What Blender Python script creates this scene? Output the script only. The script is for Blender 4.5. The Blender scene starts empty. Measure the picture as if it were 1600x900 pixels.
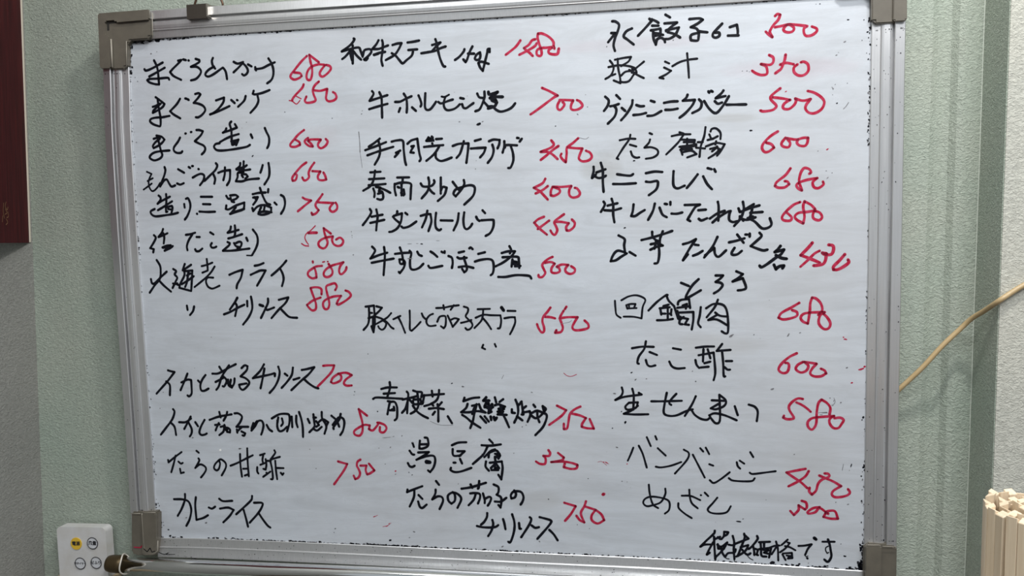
import bpy, bmesh, math, random
from mathutils import Vector, Matrix
random.seed(7)
C = bpy.context.collection
scn = bpy.context.scene

# ------------------------------------------------------------------ camera
cam = bpy.data.cameras.new('camera')
cam.sensor_width = 36.0
cam.lens = 36.0 * 1240.5 / 1600.0
cam.clip_start = 0.02
co = bpy.data.objects.new('camera', cam)
C.objects.link(co)
R = Matrix(((0.9868892043807059, -0.00985996948640022, 0.16109773207138736),
            (0.16139918906037892, 0.06024702200591289, -0.9850485257641225),
            (6.889797450236379e-06, 0.9981347991835302, 0.06104852669298733)))
M = R.to_4x4()
M.translation = Vector((0.2536375427170472, -1.2592269871228912, 0.08601496888193953))
co.matrix_world = M
scn.camera = co

# ------------------------------------------------------------------ world, lamps, exposure
w = bpy.data.worlds.new('world'); scn.world = w
w.use_nodes = True
bg = w.node_tree.nodes['Background']
bg.inputs[0].default_value = (0.90, 0.96, 1.0, 1)
bg.inputs[1].default_value = 0.32

def lamp(name, loc, target, size, sizey, power, col):
    l = bpy.data.lights.new(name, 'AREA')
    l.shape = 'RECTANGLE'; l.size = size; l.size_y = sizey
    l.energy = power; l.color = col
    o = bpy.data.objects.new(name, l); C.objects.link(o)
    o.location = loc
    d = Vector(target) - Vector(loc)
    o.rotation_euler = d.to_track_quat('-Z', 'Y').to_euler()
    return o
lamp('ceiling_and_fill_light', (0.52, -0.68, 1.35), (0.25, -0.1, 0.0), 0.16, 0.08, 10.5, (1.0, 0.97, 0.93))
lamp('ceiling_and_fill_light', (1.10, -1.9, 1.45), (0.1, 0.0, 0.0), 0.9, 0.12, 13, (0.97, 0.98, 1.0))
lamp('ceiling_and_fill_light', (0.1, -1.75, 1.55), (0.0, -0.6, 0.0), 2.3, 0.45, 16.5, (0.95, 0.98, 1.0))

lamp('ceiling_and_fill_light', (0.1, -1.6, 0.95), (0.1, -1.6, 1.7), 1.6, 0.5, 9, (0.97, 0.98, 1.0))  # added uplight with no fixture, brightens the ceiling for chrome reflections
vs = scn.view_settings
scn.display_settings.display_device = 'sRGB'
vs.view_transform = 'Standard'
vs.look = 'None'
vs.exposure = 0.40
vs.gamma = 1.0
vs.use_curve_mapping = False

# ------------------------------------------------------------------ materials
def mat(name, col, rough=0.6, metal=0.0, spec=0.5):
    m = bpy.data.materials.new(name); m.use_nodes = True
    b = m.node_tree.nodes['Principled BSDF']
    b.inputs['Base Color'].default_value = (*col, 1)
    b.inputs['Roughness'].default_value = rough
    b.inputs['Metallic'].default_value = metal
    b.inputs['Specular IOR Level'].default_value = spec
    return m

class NT:
    def __init__(s, m):
        s.m = m; s.n = m.node_tree.nodes; s.l = m.node_tree.links
        s.b = s.n['Principled BSDF']
    def coord(s, scale=(1, 1, 1), rot=(0, 0, 0), kind='Object'):
        t = s.n.new('ShaderNodeTexCoord'); mp = s.n.new('ShaderNodeMapping')
        mp.inputs['Scale'].default_value = scale
        mp.inputs['Rotation'].default_value = rot
        s.l.new(t.outputs[kind], mp.inputs[0]); return mp.outputs[0]
    def noise(s, vec, scale, detail=4, rough=0.5, dist=0.0):
        t = s.n.new('ShaderNodeTexNoise')
        t.inputs['Scale'].default_value = scale; t.inputs['Detail'].default_value = detail
        t.inputs['Roughness'].default_value = rough; t.inputs['Distortion'].default_value = dist
        s.l.new(vec, t.inputs['Vector']); return t.outputs['Fac']
    def ramp(s, fac, stops):
        r = s.n.new('ShaderNodeValToRGB'); e = r.color_ramp.elements
        while len(e) < len(stops): e.new(0.5)
        for k, (p, c) in enumerate(stops):
            e[k].position = p
            e[k].color = (*c, 1) if isinstance(c, tuple) else (c, c, c, 1)
        s.l.new(fac, r.inputs[0]); return r.outputs[0]
    def mix(s, fac, a, b, mode='MIX'):
        x = s.n.new('ShaderNodeMix'); x.data_type = 'RGBA'; x.blend_type = mode
        for i, v in ((0, fac), (6, a), (7, b)):
            if isinstance(v, tuple): x.inputs[i].default_value = (*v, 1)
            elif isinstance(v, (int, float)): x.inputs[i].default_value = v
            else: s.l.new(v, x.inputs[i])
        return x.outputs[2]
    def math(s, op, a, b=0.0):
        x = s.n.new('ShaderNodeMath'); x.operation = op
        for i, v in ((0, a), (1, b)):
            if isinstance(v, (int, float)): x.inputs[i].default_value = v
            else: s.l.new(v, x.inputs[i])
        return x.outputs[0]
    def bump(s, h, strength, dist):
        x = s.n.new('ShaderNodeBump'); x.inputs['Strength'].default_value = strength
        x.inputs['Distance'].default_value = dist
        s.l.new(h, x.inputs['Height']); s.l.new(x.outputs[0], s.b.inputs['Normal'])
    def base(s, c): s.l.new(c, s.b.inputs['Base Color'])
    def rough(s, c): s.l.new(c, s.b.inputs['Roughness'])

def wallpaper(name, col, col2):
    m = mat(name, col, 0.62, spec=0.35); t = NT(m)
    v = t.coord((1, 1, 1))
    big = t.noise(v, 5.0, 3)
    v2 = t.coord((1, 1, 1.5), (0.0, 0.35, 0.0))
    fine = t.noise(v2, 190.0, 3, 0.6, 0.9)
    c = t.mix(t.ramp(big, [(0.3, 0.0), (0.7, 1.0)]), col, col2)
    tint = t.ramp(fine, [(0.3, 0.80), (0.7, 1.12)])
    t.base(t.mix(1.0, c, tint, 'MULTIPLY'))
    t.bump(fine, 0.8, 0.0028)
    return m
M_GREEN = wallpaper('green_wallpaper', (0.345, 0.405, 0.345), (0.39, 0.425, 0.365))
M_GREY = wallpaper('grey_wallpaper', (0.27, 0.272, 0.255), (0.30, 0.30, 0.28))
M_BEIGE = wallpaper('beige_wallpaper', (0.52, 0.525, 0.47), (0.56, 0.555, 0.49))

def alu(name, col=(0.80, 0.80, 0.81), rough=0.27, metal=0.85):
    m = mat(name, col, rough, metal); t = NT(m)
    f = t.noise(t.coord((1, 1, 1)), 9.0, 5)
    g = t.noise(t.coord((60, 60, 1)), 12.0, 3)
    c = t.mix(t.ramp(f, [(0.3, 0.0), (0.75, 1.0)]), col, tuple(x * 0.78 for x in col))
    t.base(t.mix(0.25, c, t.ramp(g, [(0.3, 0.6), (0.7, 1.0)]), 'MULTIPLY'))
    t.rough(t.ramp(f, [(0.3, rough), (0.8, rough + 0.2)]))
    return m
M_ALU = alu('brushed_aluminium')
M_CHROME = mat('chrome', (0.88, 0.89, 0.90), 0.09, 1.0)
M_BRONZE = alu('bronze_cap', (0.10, 0.07, 0.035), 0.35, 0.7)
M_CLIP = alu('tarnished_clip', (0.10, 0.085, 0.07), 0.35, 0.7)
M_WIRE = alu('copper_wire', (0.10, 0.055, 0.035), 0.35, 0.7)

def plastic(name, col, col2, sc=30, rough=0.45):
    m = mat(name, col, rough); t = NT(m)
    f = t.noise(t.coord(), sc, 6, 0.6)
    t.base(t.ramp(f, [(0.35, col), (0.75, col2)]))
    t.bump(f, 0.1, 0.0006)
    return m
M_CAP = plastic('taupe_plastic', (0.135, 0.12, 0.095), (0.10, 0.09, 0.072), 40)
M_REMOTE = plastic('ivory_plastic', (0.62, 0.62, 0.63), (0.52, 0.50, 0.47), 25, 0.35)
M_YELLOW = mat('yellow_rubber', (0.72, 0.46, 0.04), 0.5)
M_BTN = mat('white_rubber', (0.58, 0.59, 0.62), 0.5)
M_BLACK = mat('black_print', (0.02, 0.02, 0.025), 0.5)
M_CORD = mat('white_cord', (0.60, 0.56, 0.50), 0.7)
M_PALE = mat('pale_edge', (0.66, 0.60, 0.50), 0.6)
M_CAULK = mat('white_caulk', (0.58, 0.62, 0.56), 0.4)
M_CABLE = plastic('cream_vinyl', (0.50, 0.37, 0.20), (0.42, 0.30, 0.15), 20, 0.4)
M_HOLDER = plastic('tan_cardboard', (0.50, 0.40, 0.27), (0.42, 0.32, 0.2), 60, 0.7)

def wood_red():
    m = mat('dark_red_wood', (0.05, 0.006, 0.007), 0.55, spec=0.12); t = NT(m)
    f = t.noise(t.coord((55, 55, 2.2)), 4.0, 6, 0.6, 0.4)
    t.base(t.ramp(f, [(0.3, (0.022, 0.003, 0.005)), (0.55, (0.060, 0.006, 0.009)), (0.8, (0.10, 0.014, 0.014))]))
    t.bump(f, 0.15, 0.0006)
    return m
M_RED = wood_red()
M_GOLD = mat('gold_leaf', (0.30, 0.16, 0.06), 0.4, 0.4)

def wood_pale(name, a, b):
    m = mat(name, a, 0.6); t = NT(m)
    oi = t.n.new('ShaderNodeObjectInfo')
    v = t.coord((1, 1, 0.05))
    ad = t.n.new('ShaderNodeVectorMath'); ad.operation = 'ADD'
    t.l.new(v, ad.inputs[0]); t.l.new(oi.outputs['Random'], ad.inputs[1])
    f = t.noise(ad.outputs[0], 420.0, 4, 0.6)
    c = t.ramp(f, [(0.3, a), (0.7, b)])
    k = t.math('ADD', t.math('MULTIPLY', oi.outputs['Random'], 0.25), 0.82)
    rgb = t.n.new('ShaderNodeCombineColor')
    for i in range(3): t.l.new(k, rgb.inputs[i])
    t.base(t.mix(1.0, c, rgb.outputs[0], 'MULTIPLY'))
    t.bump(f, 0.2, 0.0003)
    return m
M_STICK = wood_pale('pale_chopstick_wood', (0.70, 0.55, 0.38), (0.80, 0.67, 0.50))
M_BOXW = wood_pale('box_wood', (0.25, 0.15, 0.07), (0.33, 0.2, 0.1))

def ink(name, a, b, rough=0.5):
    m = mat(name, a, rough, spec=0.15); t = NT(m)
    f = t.noise(t.coord(), 130.0, 4, 0.6)
    t.base(t.ramp(f, [(0.4, a), (0.68, b)]))
    return m
M_BK = ink('black_marker_ink', (0.003, 0.0035, 0.006), (0.006, 0.007, 0.014))
M_RD = ink('red_marker_ink', (0.37, 0.008, 0.035), (0.46, 0.045, 0.10))
M_GY = ink('faded_ink', (0.12, 0.12, 0.13), (0.28, 0.28, 0.30))
M_WH = mat('glint_white', (0.95, 0.95, 0.93), 0.4)  # reflected glints on the board, painted as white marks

def board_mat():
    m = mat('white_enamel', (0.62, 0.65, 0.69), 0.28); t = NT(m)
    # wiping marks: soft streaks left by the eraser, in three directions
    s1 = t.noise(t.coord((1.3, 1, 9), (0, math.radians(-13), 0)), 2.6, 9, 0.74, 1.8)
    s2 = t.noise(t.coord((1.5, 1, 10), (0, math.radians(5), 0)), 2.6, 8, 0.72, 1.6)
    s3 = t.noise(t.coord((7, 1, 1.5), (0, math.radians(8), 0)), 1.8, 5, 0.6, 0.8)
    bl = t.noise(t.coord((1, 1, 1)), 3.2, 5, 0.6, 0.6)
    c = t.mix(t.math('MULTIPLY', t.ramp(s1, [(0.42, 0.0), (0.64, 1.0)]), 0.55), (0.555, 0.592, 0.645), (0.415, 0.44, 0.475))
    c = t.mix(t.math('MULTIPLY', t.ramp(s2, [(0.46, 0.0), (0.66, 1.0)]), 0.38), c, (0.39, 0.41, 0.44))
    c = t.mix(t.math('MULTIPLY', t.ramp(s3, [(0.5, 0.0), (0.8, 1.0)]), 0.20), c, (0.60, 0.63, 0.66))
    c = t.mix(t.math('MULTIPLY', t.ramp(bl, [(0.4, 0.0), (0.7, 1.0)]), 0.30), c, (0.47, 0.46, 0.47))
    tc = t.n.new('ShaderNodeTexCoord'); sx = t.n.new('ShaderNodeSeparateXYZ')
    t.l.new(tc.outputs['Object'], sx.inputs[0])
    nz = t.noise(t.coord((1, 1, 3)), 14.0, 4, 0.6)
    for (x, z, rx, rz, col, k) in SMEARS:
        dx = t.math('POWER', t.math('ABSOLUTE', t.math('DIVIDE', t.math('SUBTRACT', sx.outputs[0], x), rx)), 2.0)
        dz = t.math('POWER', t.math('ABSOLUTE', t.math('DIVIDE', t.math('SUBTRACT', sx.outputs[2], z), rz)), 2.0)
        d = t.math('ADD', t.math('ADD', dx, dz), t.math('MULTIPLY', t.math('SUBTRACT', nz, 0.5), 1.6))
        f = t.ramp(d, [(0.2, 1.0), (1.0, 0.0)])
        c = t.mix(t.math('MULTIPLY', f, k), c, col)
    t.base(c)
    t.rough(t.ramp(s1, [(0.3, 0.24), (0.7, 0.36)]))
    return m
# old wiped-off marks: board position (m), radii, colour, strength
SMEARS = [
    (0.470, 0.325, 0.10, 0.020, (0.458, 0.370, 0.414), 0.30),
    (0.230, 0.372, 0.13, 0.012, (0.466, 0.396, 0.440), 0.25),
    (0.195, 0.190, 0.035, 0.030, (0.370, 0.370, 0.361), 0.45),
    (0.385, 0.258, 0.045, 0.008, (0.370, 0.370, 0.361), 0.40),
    (-0.46, 0.29, 0.14, 0.05, (0.440, 0.440, 0.440), 0.25),
    (0.08, -0.33, 0.05, 0.02, (0.414, 0.414, 0.414), 0.35),
    (-0.26, 0.255, 0.05, 0.02, (0.484, 0.440, 0.466), 0.25),
    (0.50, -0.27, 0.05, 0.07, (0.440, 0.440, 0.440), 0.30),
    (0.37, -0.08, 0.07, 0.02, (0.440, 0.440, 0.440), 0.35),
    (-0.10, -0.10, 0.30, 0.03, (0.440, 0.449, 0.466), 0.25),
]
M_BOARD = board_mat()

# ------------------------------------------------------------------ helpers
def finish(bm, name, m, parent=None, smooth=False):
    me = bpy.data.meshes.new(name)
    bmesh.ops.recalc_face_normals(bm, faces=bm.faces)
    bm.to_mesh(me); bm.free()
    if smooth:
        for p in me.polygons: p.use_smooth = True
    me.materials.append(m)
    o = bpy.data.objects.new(name, me); C.objects.link(o)
    if parent: o.parent = parent
    return o
def empty(name, mtx, label, cat, group=None):
    o = bpy.data.objects.new(name, None); C.objects.link(o)
    o.empty_display_size = 0.05
    o.matrix_world = mtx
    tag(o, label, cat, group)
    return o
def tag(o, label, cat, group=None):
    o['label'] = label; o['category'] = cat
    if group: o['group'] = group
def box(bm, lo, hi):
    vs_ = [bm.verts.new((x, y, z)) for x in (lo[0], hi[0]) for y in (lo[1], hi[1]) for z in (lo[2], hi[2])]
    for f in ((0, 1, 3, 2), (4, 6, 7, 5), (0, 4, 5, 1), (2, 3, 7, 6), (0, 2, 6, 4), (1, 5, 7, 3)):
        bm.faces.new([vs_[i] for i in f])
    return vs_
def bevel(bm, w_, seg=2, ang=0.5):
    es = [e for e in bm.edges if len(e.link_faces) == 2 and e.calc_face_angle(0) > ang]
    bmesh.ops.bevel(bm, geom=es, offset=w_, segments=seg, affect='EDGES', clamp_overlap=True)
def prism(bm, poly, y0, y1):
    """polygon in x,z extruded between y0 and y1"""
    a = [bm.verts.new((x, y0, z)) for x, z in poly]
    b = [bm.verts.new((x, y1, z)) for x, z in poly]
    n = len(poly)
    bm.faces.new(a); bm.faces.new(b[::-1])
    for i in range(n):
        bm.faces.new((a[i], b[i], b[(i + 1) % n], a[(i + 1) % n]))
def tube(bm, pts, r, seg=12, caps=True, rr=None):
    pts = [Vector(p) for p in pts]
    rings = []
    t0 = (pts[1] - pts[0]).normalized()
    up = Vector((0, 0, 1)) if abs(t0.z) < 0.9 else Vector((1, 0, 0))
    nrm = (up - t0 * up.dot(t0)).normalized()
    for i, p in enumerate(pts):
        a = pts[max(i - 1, 0)]; b = pts[min(i + 1, len(pts) - 1)]
        t = (b - a).normalized()
        nrm = (nrm - t * nrm.dot(t)).normalized(); bi = t.cross(nrm)
        rad = rr[i] if rr else r
        rings.append([bm.verts.new(p + (nrm * math.cos(2 * math.pi * k / seg) + bi * math.sin(2 * math.pi * k / seg)) * rad) for k in range(seg)])
    for a, b in zip(rings, rings[1:]):
        for k in range(seg):
            bm.faces.new((a[k], a[(k + 1) % seg], b[(k + 1) % seg], b[k]))
    if caps:
        bm.faces.new(rings[0][::-1]); bm.faces.new(rings[-1])
def catmull(P, n=6):
    P = [Vector(p) for p in P]
    if len(P) < 3: return P
    Q = [P[0] * 2 - P[1]] + P + [P[-1] * 2 - P[-2]]
    out = [P[0]]
    for i in range(1, len(Q) - 2):
        p0, p1, p2, p3 = Q[i - 1:i + 3]
        for k in range(1, n + 1):
            t = k / n
            out.append(0.5 * ((2 * p1) + (p2 - p0) * t + (2 * p0 - 5 * p1 + 4 * p2 - p3) * t * t + (3 * p1 - p0 - 3 * p2 + p3) * t ** 3))
    return out
def structure(name, bm, m, smooth=False):
    o = finish(bm, name, m, None, smooth); o['kind'] = 'structure'; return o

# ------------------------------------------------------------------ the alcove
XL, XR, DP = -0.817, 0.735, 0.085      # left corner, right corner, depth of the right pillar
# back wall: one sheet with a soft vertical swelling near its right end
bm = bmesh.new()
prof = [(XL - 0.02, 0.0), (XL, 0.0), (-0.3, 0), (0.3, 0), (0.60, 0), (0.668, 0.0), (0.677, 0.0045), (0.687, 0.0075), (0.695, 0.0030), (0.702, -0.0065), (0.709, -0.0105), (0.720, -0.0085), (XR + 0.01, -0.006)]
prof += [(XR + 0.03, -0.006), (XR + 0.03, 0.06), (XL - 0.02, 0.06)]
a = [bm.verts.new((x, y, -1.4)) for x, y in prof]; b = [bm.verts.new((x, y, 1.7)) for x, y in prof]
for i in range(len(prof)):
    j = (i + 1) % len(prof)
    bm.faces.new((a[i], a[j], b[j], b[i]))
bm.faces.new(a[::-1]); bm.faces.new(b)
o = structure('wall_back', bm, M_GREEN)
bm = bmesh.new(); box(bm, (XL - 0.1, -1.6, -1.4), (XL, 0.0, 1.7))
o = structure('wall_left', bm, M_GREY)
# right pillar: green return face, beige front face
bm = bmesh.new(); box(bm, (XR, -DP, -1.4), (XR + 0.03, 0.0, 1.7)); bevel(bm, 0.002, 2)
structure('wall_right_return', bm, M_GREEN)
bm = bmesh.new(); box(bm, (XR + 0.0012, -DP - 0.0015, -1.4), (XR + 0.9, -DP + 0.03, 1.7)); bevel(bm, 0.0012, 1)
structure('wall_right', bm, M_BEIGE)
bm = bmesh.new(); box(bm, (-2.5, -4.5, -1.45), (2.8, 0.1, -1.40))
structure('floor', bm, mat('dark_floor', (0.08, 0.06, 0.045), 0.4))
bm = bmesh.new(); box(bm, (-2.5, -4.5, 1.70), (2.8, 0.1, 1.75))
structure('ceiling', bm, mat('ceiling_board', (0.80, 0.80, 0.78), 0.8))
# caulk bead in the right corner
bm = bmesh.new()
tube(bm, [(XR - 0.0006 + random.uniform(-0.0003, 0.0003), -0.0062, -1.0 + 0.04 * i) for i in range(56)], 0.0011, 8)
structure('trim_1', bm, M_CAULK, True)

# ------------------------------------------------------------------ whiteboard
BM = Matrix(((0.9998322002663228, -0.0004175092662964595, -0.018313847127694988),
             (-2.7755575615628914e-17, 0.9997402390716117, -0.022791541874926532),
             (0.018318605585688708, 0.022787717460269828, 0.9995724829257489))).to_4x4()
BM.translation = Vector((0, -0.034, 0))
WB = empty('whiteboard', BM, 'large aluminium framed whiteboard covered in handwritten black dishes and red prices', 'whiteboard')
bm = bmesh.new(); box(bm, (-0.600, 0.0, -0.440), (0.600, 0.008, 0.440))
finish(bm, 'writing_surface', M_BOARD, WB)
bm = bmesh.new(); box(bm, (-0.605, 0.008, -0.440), (0.605, 0.0105, 0.450))
finish(bm, 'backing_sheet', mat('backing_grey', (0.25, 0.25, 0.25), 0.7), WB)

def mm(L): return [(x / 1000, z / 1000) for x, z in L]
LEFT = mm([(-578.0, 421.6), (-581.5, 340), (-583.7, 282.1), (-584.2, 170), (-583.7, 68.9), (-582, -90), (-580.5, -233.4), (-580.3, -363.0), (-578.0, -421.1)])
BOT = mm([(-578.0, -421.1), (-478.2, -418.4), (-272.2, -417.0), (-129.2, -417.0), (96.4, -417.2), (247.7, -416.8), (355.1, -417.7), (579.2, -421.1)])
TOP = mm([(-578.0, 421.6), (-538.4, 424.5), (-375.0, 424.6), (141.1, 422.7), (437.3, 422.1), (579.2, 421.6)])
RIGHT = mm([(579.2, 421.6), (578.8, 324.9), (578.9, 51.5), (578.6, -208.6), (579.2, -421.1)])
# section: distance outward from the inner edge, height in front of the writing surface (mm)
SEC = [(0, -0.5), (0, 2.6), (0.8, 3.2), (11.6, 4.6), (12.0, 6.2), (12.6, 6.7), (13.4, 6.4), (13.8, 5.6),
       (16, 6.4), (20, 7.0), (24, 6.8), (27.0, 5.9), (27.3, 1.5), (29.2, 1.5), (29.4, 9.2), (30.2, 9.8),
       (43.0, 8.4), (44.2, 7.2), (44.4, -11.0), (40, -11.0), (20, -11.0), (0, -10.5)]
SECB = [(0, -0.5), (0, 1.2), (0.8, 1.8), (14.0, 3.6), (14.4, 5.4), (15.2, 5.9), (16.0, 5.6), (16.6, 4.8),
        (32, 6.6), (33, 6.2), (34, 3.0), (34.5, -11.0), (20, -11.0), (0, -10.5)]
def rail(path, outward, sec, name='frame_rail'):
    P = [p.to_2d() for p in catmull([Vector((x, 0, z)).xzy.to_3d() for x, z in path], 4)]
    bm = bmesh.new(); rings = []
    for p in P:
        rings.append([bm.verts.new((p.x + outward[0] * d / 1000, -h / 1000, p.y + outward[1] * d / 1000)) for d, h in sec])
    n = len(sec)
    for a, b in zip(rings, rings[1:]):
        for k in range(n):
            bm.faces.new((a[k], a[(k + 1) % n], b[(k + 1) % n], b[k]))
    bm.faces.new(rings[0][::-1]); bm.faces.new(rings[-1])
    return finish(bm, name, M_ALU, WB)
rail([(LEFT[0][0], 0.455)] + LEFT[1:], (-1, 0), SEC)
rail([(-0.61, 0.4235)] + TOP[1:-1] + [(0.61, 0.4212)], (0, 1), SEC)
rail([(0.5792, 0.455)] + RIGHT[1:], (1, 0), SEC)
rail(BOT, (0, -1), SECB)

# moulded corner caps
def corner(poly, ridge, cuts, name='corner_cap'):
    bm = bmesh.new(); prism(bm, mm(poly), -0.0105, 0.011)
    vert = [e for e in bm.edges if len(e.link_faces) == 2 and abs((e.verts[0].co - e.verts[1].co).normalized().y) > 0.9]
    bmesh.ops.bevel(bm, geom=vert, offset=0.0045, segments=4, affect='EDGES', clamp_overlap=True); bevel(bm, 0.0016, 2, 0.6)
    o = finish(bm, name, M_CAP, WB)
    for r_ in ridge:
        bm = bmesh.new(); prism(bm, mm(r_), -0.0148, -0.0095)
        vert = [e for e in bm.edges if len(e.link_faces) == 2 and abs((e.verts[0].co - e.verts[1].co).normalized().y) > 0.9]
        bmesh.ops.bevel(bm, geom=vert, offset=0.002, segments=2, affect='EDGES', clamp_overlap=True); bevel(bm, 0.0016, 3, 0.6)
        finish(bm, 'raised_rib', M_CAP, o)
    return o
corner([(-621.8, 467.5), (-529.6, 468.8), (-532.5, 423.0), (-576.1, 423.0), (-579.0, 377.0), (-625.0, 378.0)],
       [[(-622.5, 467.8), (-530.5, 468.6), (-531.0, 452.6), (-591, 451.6), (-591.5, 455.6), (-611, 455.2), (-611, 431), (-604, 431), (-605, 379.0), (-624.4, 379.4)]], [])
corner([(529.6, 466.5), (621.8, 466.5), (623.2, 378.7), (577.0, 378.9), (576.1, 422.0), (529.6, 422.0)],
       [[(530, 465.6), (621, 465.6), (622.6, 379.4), (604.2, 379.4), (604.2, 449), (530, 449)]], [])
corner([(-620.0, -372.4), (-570.0, -370.6), (-574.8, -446.0), (-580, -448.5), (-619, -450), (-624.6, -446)],
       [[(-599.0, -372.6), (-570.8, -371.8), (-575.4, -444.0), (-580, -447), (-602.4, -448)]], [])
corner([(577.6, -375.2), (622.8, -374.8), (623.0, -456), (577.6, -456)],
       [[(578.2, -376), (600.6, -375.6), (600.8, -455), (578.2, -455)]], [])

bm = bmesh.new(); prism(bm, mm([(-609.5, 454.5), (-592.5, 455), (-592, 452.2), (-606, 451.6), (-606.2, 441), (-609.5, 441)]), -0.01125, -0.0105)
finish(bm, 'cap_slot_shade', mat('slot_shade_dark', (0.02, 0.018, 0.015), 0.8), bpy.data.objects['corner_cap'])  # thin dark plate on the cap, shade of the recess put into its colour
EDGE_HIGHLIGHTS = [(0, 0.0015, [(-0.602, 0.4256), (-0.6025, 0.401), (-0.6028, 0.3803)]), (0, 0.0007, [(-0.5277, 0.464), (-0.5283, 0.4447), (-0.5297, 0.4235)]), (0, 0.0007, [(-0.5766, 0.4217), (-0.579, 0.3807)]), (2, 0.0008, [(-0.5981, -0.3731), (-0.5979, -0.4161), (-0.5968, -0.4366), (-0.5911, -0.4431)]), (2, 0.0008, [(-0.5911, -0.4431), (-0.5803, -0.4438), (-0.5727, -0.4389), (-0.571, -0.4206)]), (2, 0.0006, [(-0.5974, -0.3725), (-0.5721, -0.3709)]), (2, 0.0006, [(-0.6197, -0.3745), (-0.6008, -0.3737)]), (3, 0.0005, [(0.5783, -0.3763), (0.5988, -0.3754)]), (3, 0.0005, [(0.6015, -0.377), (0.621, -0.3766)])]

M_EDGE_HIGHLIGHT = mat('highlight_plastic', (0.30, 0.275, 0.23), 0.5)  # pale tubes: bevel highlights of the cap edges put into the colour
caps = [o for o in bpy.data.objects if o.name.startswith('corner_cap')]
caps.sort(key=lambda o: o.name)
for ci, r_, pts in EDGE_HIGHLIGHTS:
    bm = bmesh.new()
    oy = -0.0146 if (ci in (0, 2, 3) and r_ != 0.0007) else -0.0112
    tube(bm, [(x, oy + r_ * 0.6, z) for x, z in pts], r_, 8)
    finish(bm, 'edge_highlight', M_EDGE_HIGHLIGHT, caps[ci], True)
# hanging clip with its wire ring
bm = bmesh.new(); box(bm, (-0.4640, -0.0155, 0.4485), (-0.4285, 0.0, 0.4712)); bevel(bm, 0.0018, 3)
clip = finish(bm, 'hanging_clip', M_CLIP, WB)
bm = bmesh.new(); box(bm, (-0.4296, -0.0165, 0.4505), (-0.4268, 0.0, 0.4706)); bevel(bm, 0.0008, 2)
o = finish(bm, 'clip_lip', mat('worn_brass', (0.36, 0.33, 0.29), 0.3, 0.8), clip)
bm = bmesh.new()
tube(bm, catmull([(-0.4462, -0.004, 0.4705), (-0.4550, -0.006, 0.4700), (-0.4530, -0.006, 0.478), (-0.4440, -0.006, 0.496), (-0.4300, -0.006, 0.510),
                  (-0.4180, -0.006, 0.496), (-0.4085, -0.006, 0.478), (-0.4062, -0.006, 0.4690), (-0.4120, -0.004, 0.4678), (-0.4280, -0.004, 0.4690), (-0.4400, -0.004, 0.4700)], 5), 0.0018, 10)
finish(bm, 'hanging_ring', M_WIRE, clip, True)

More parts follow.
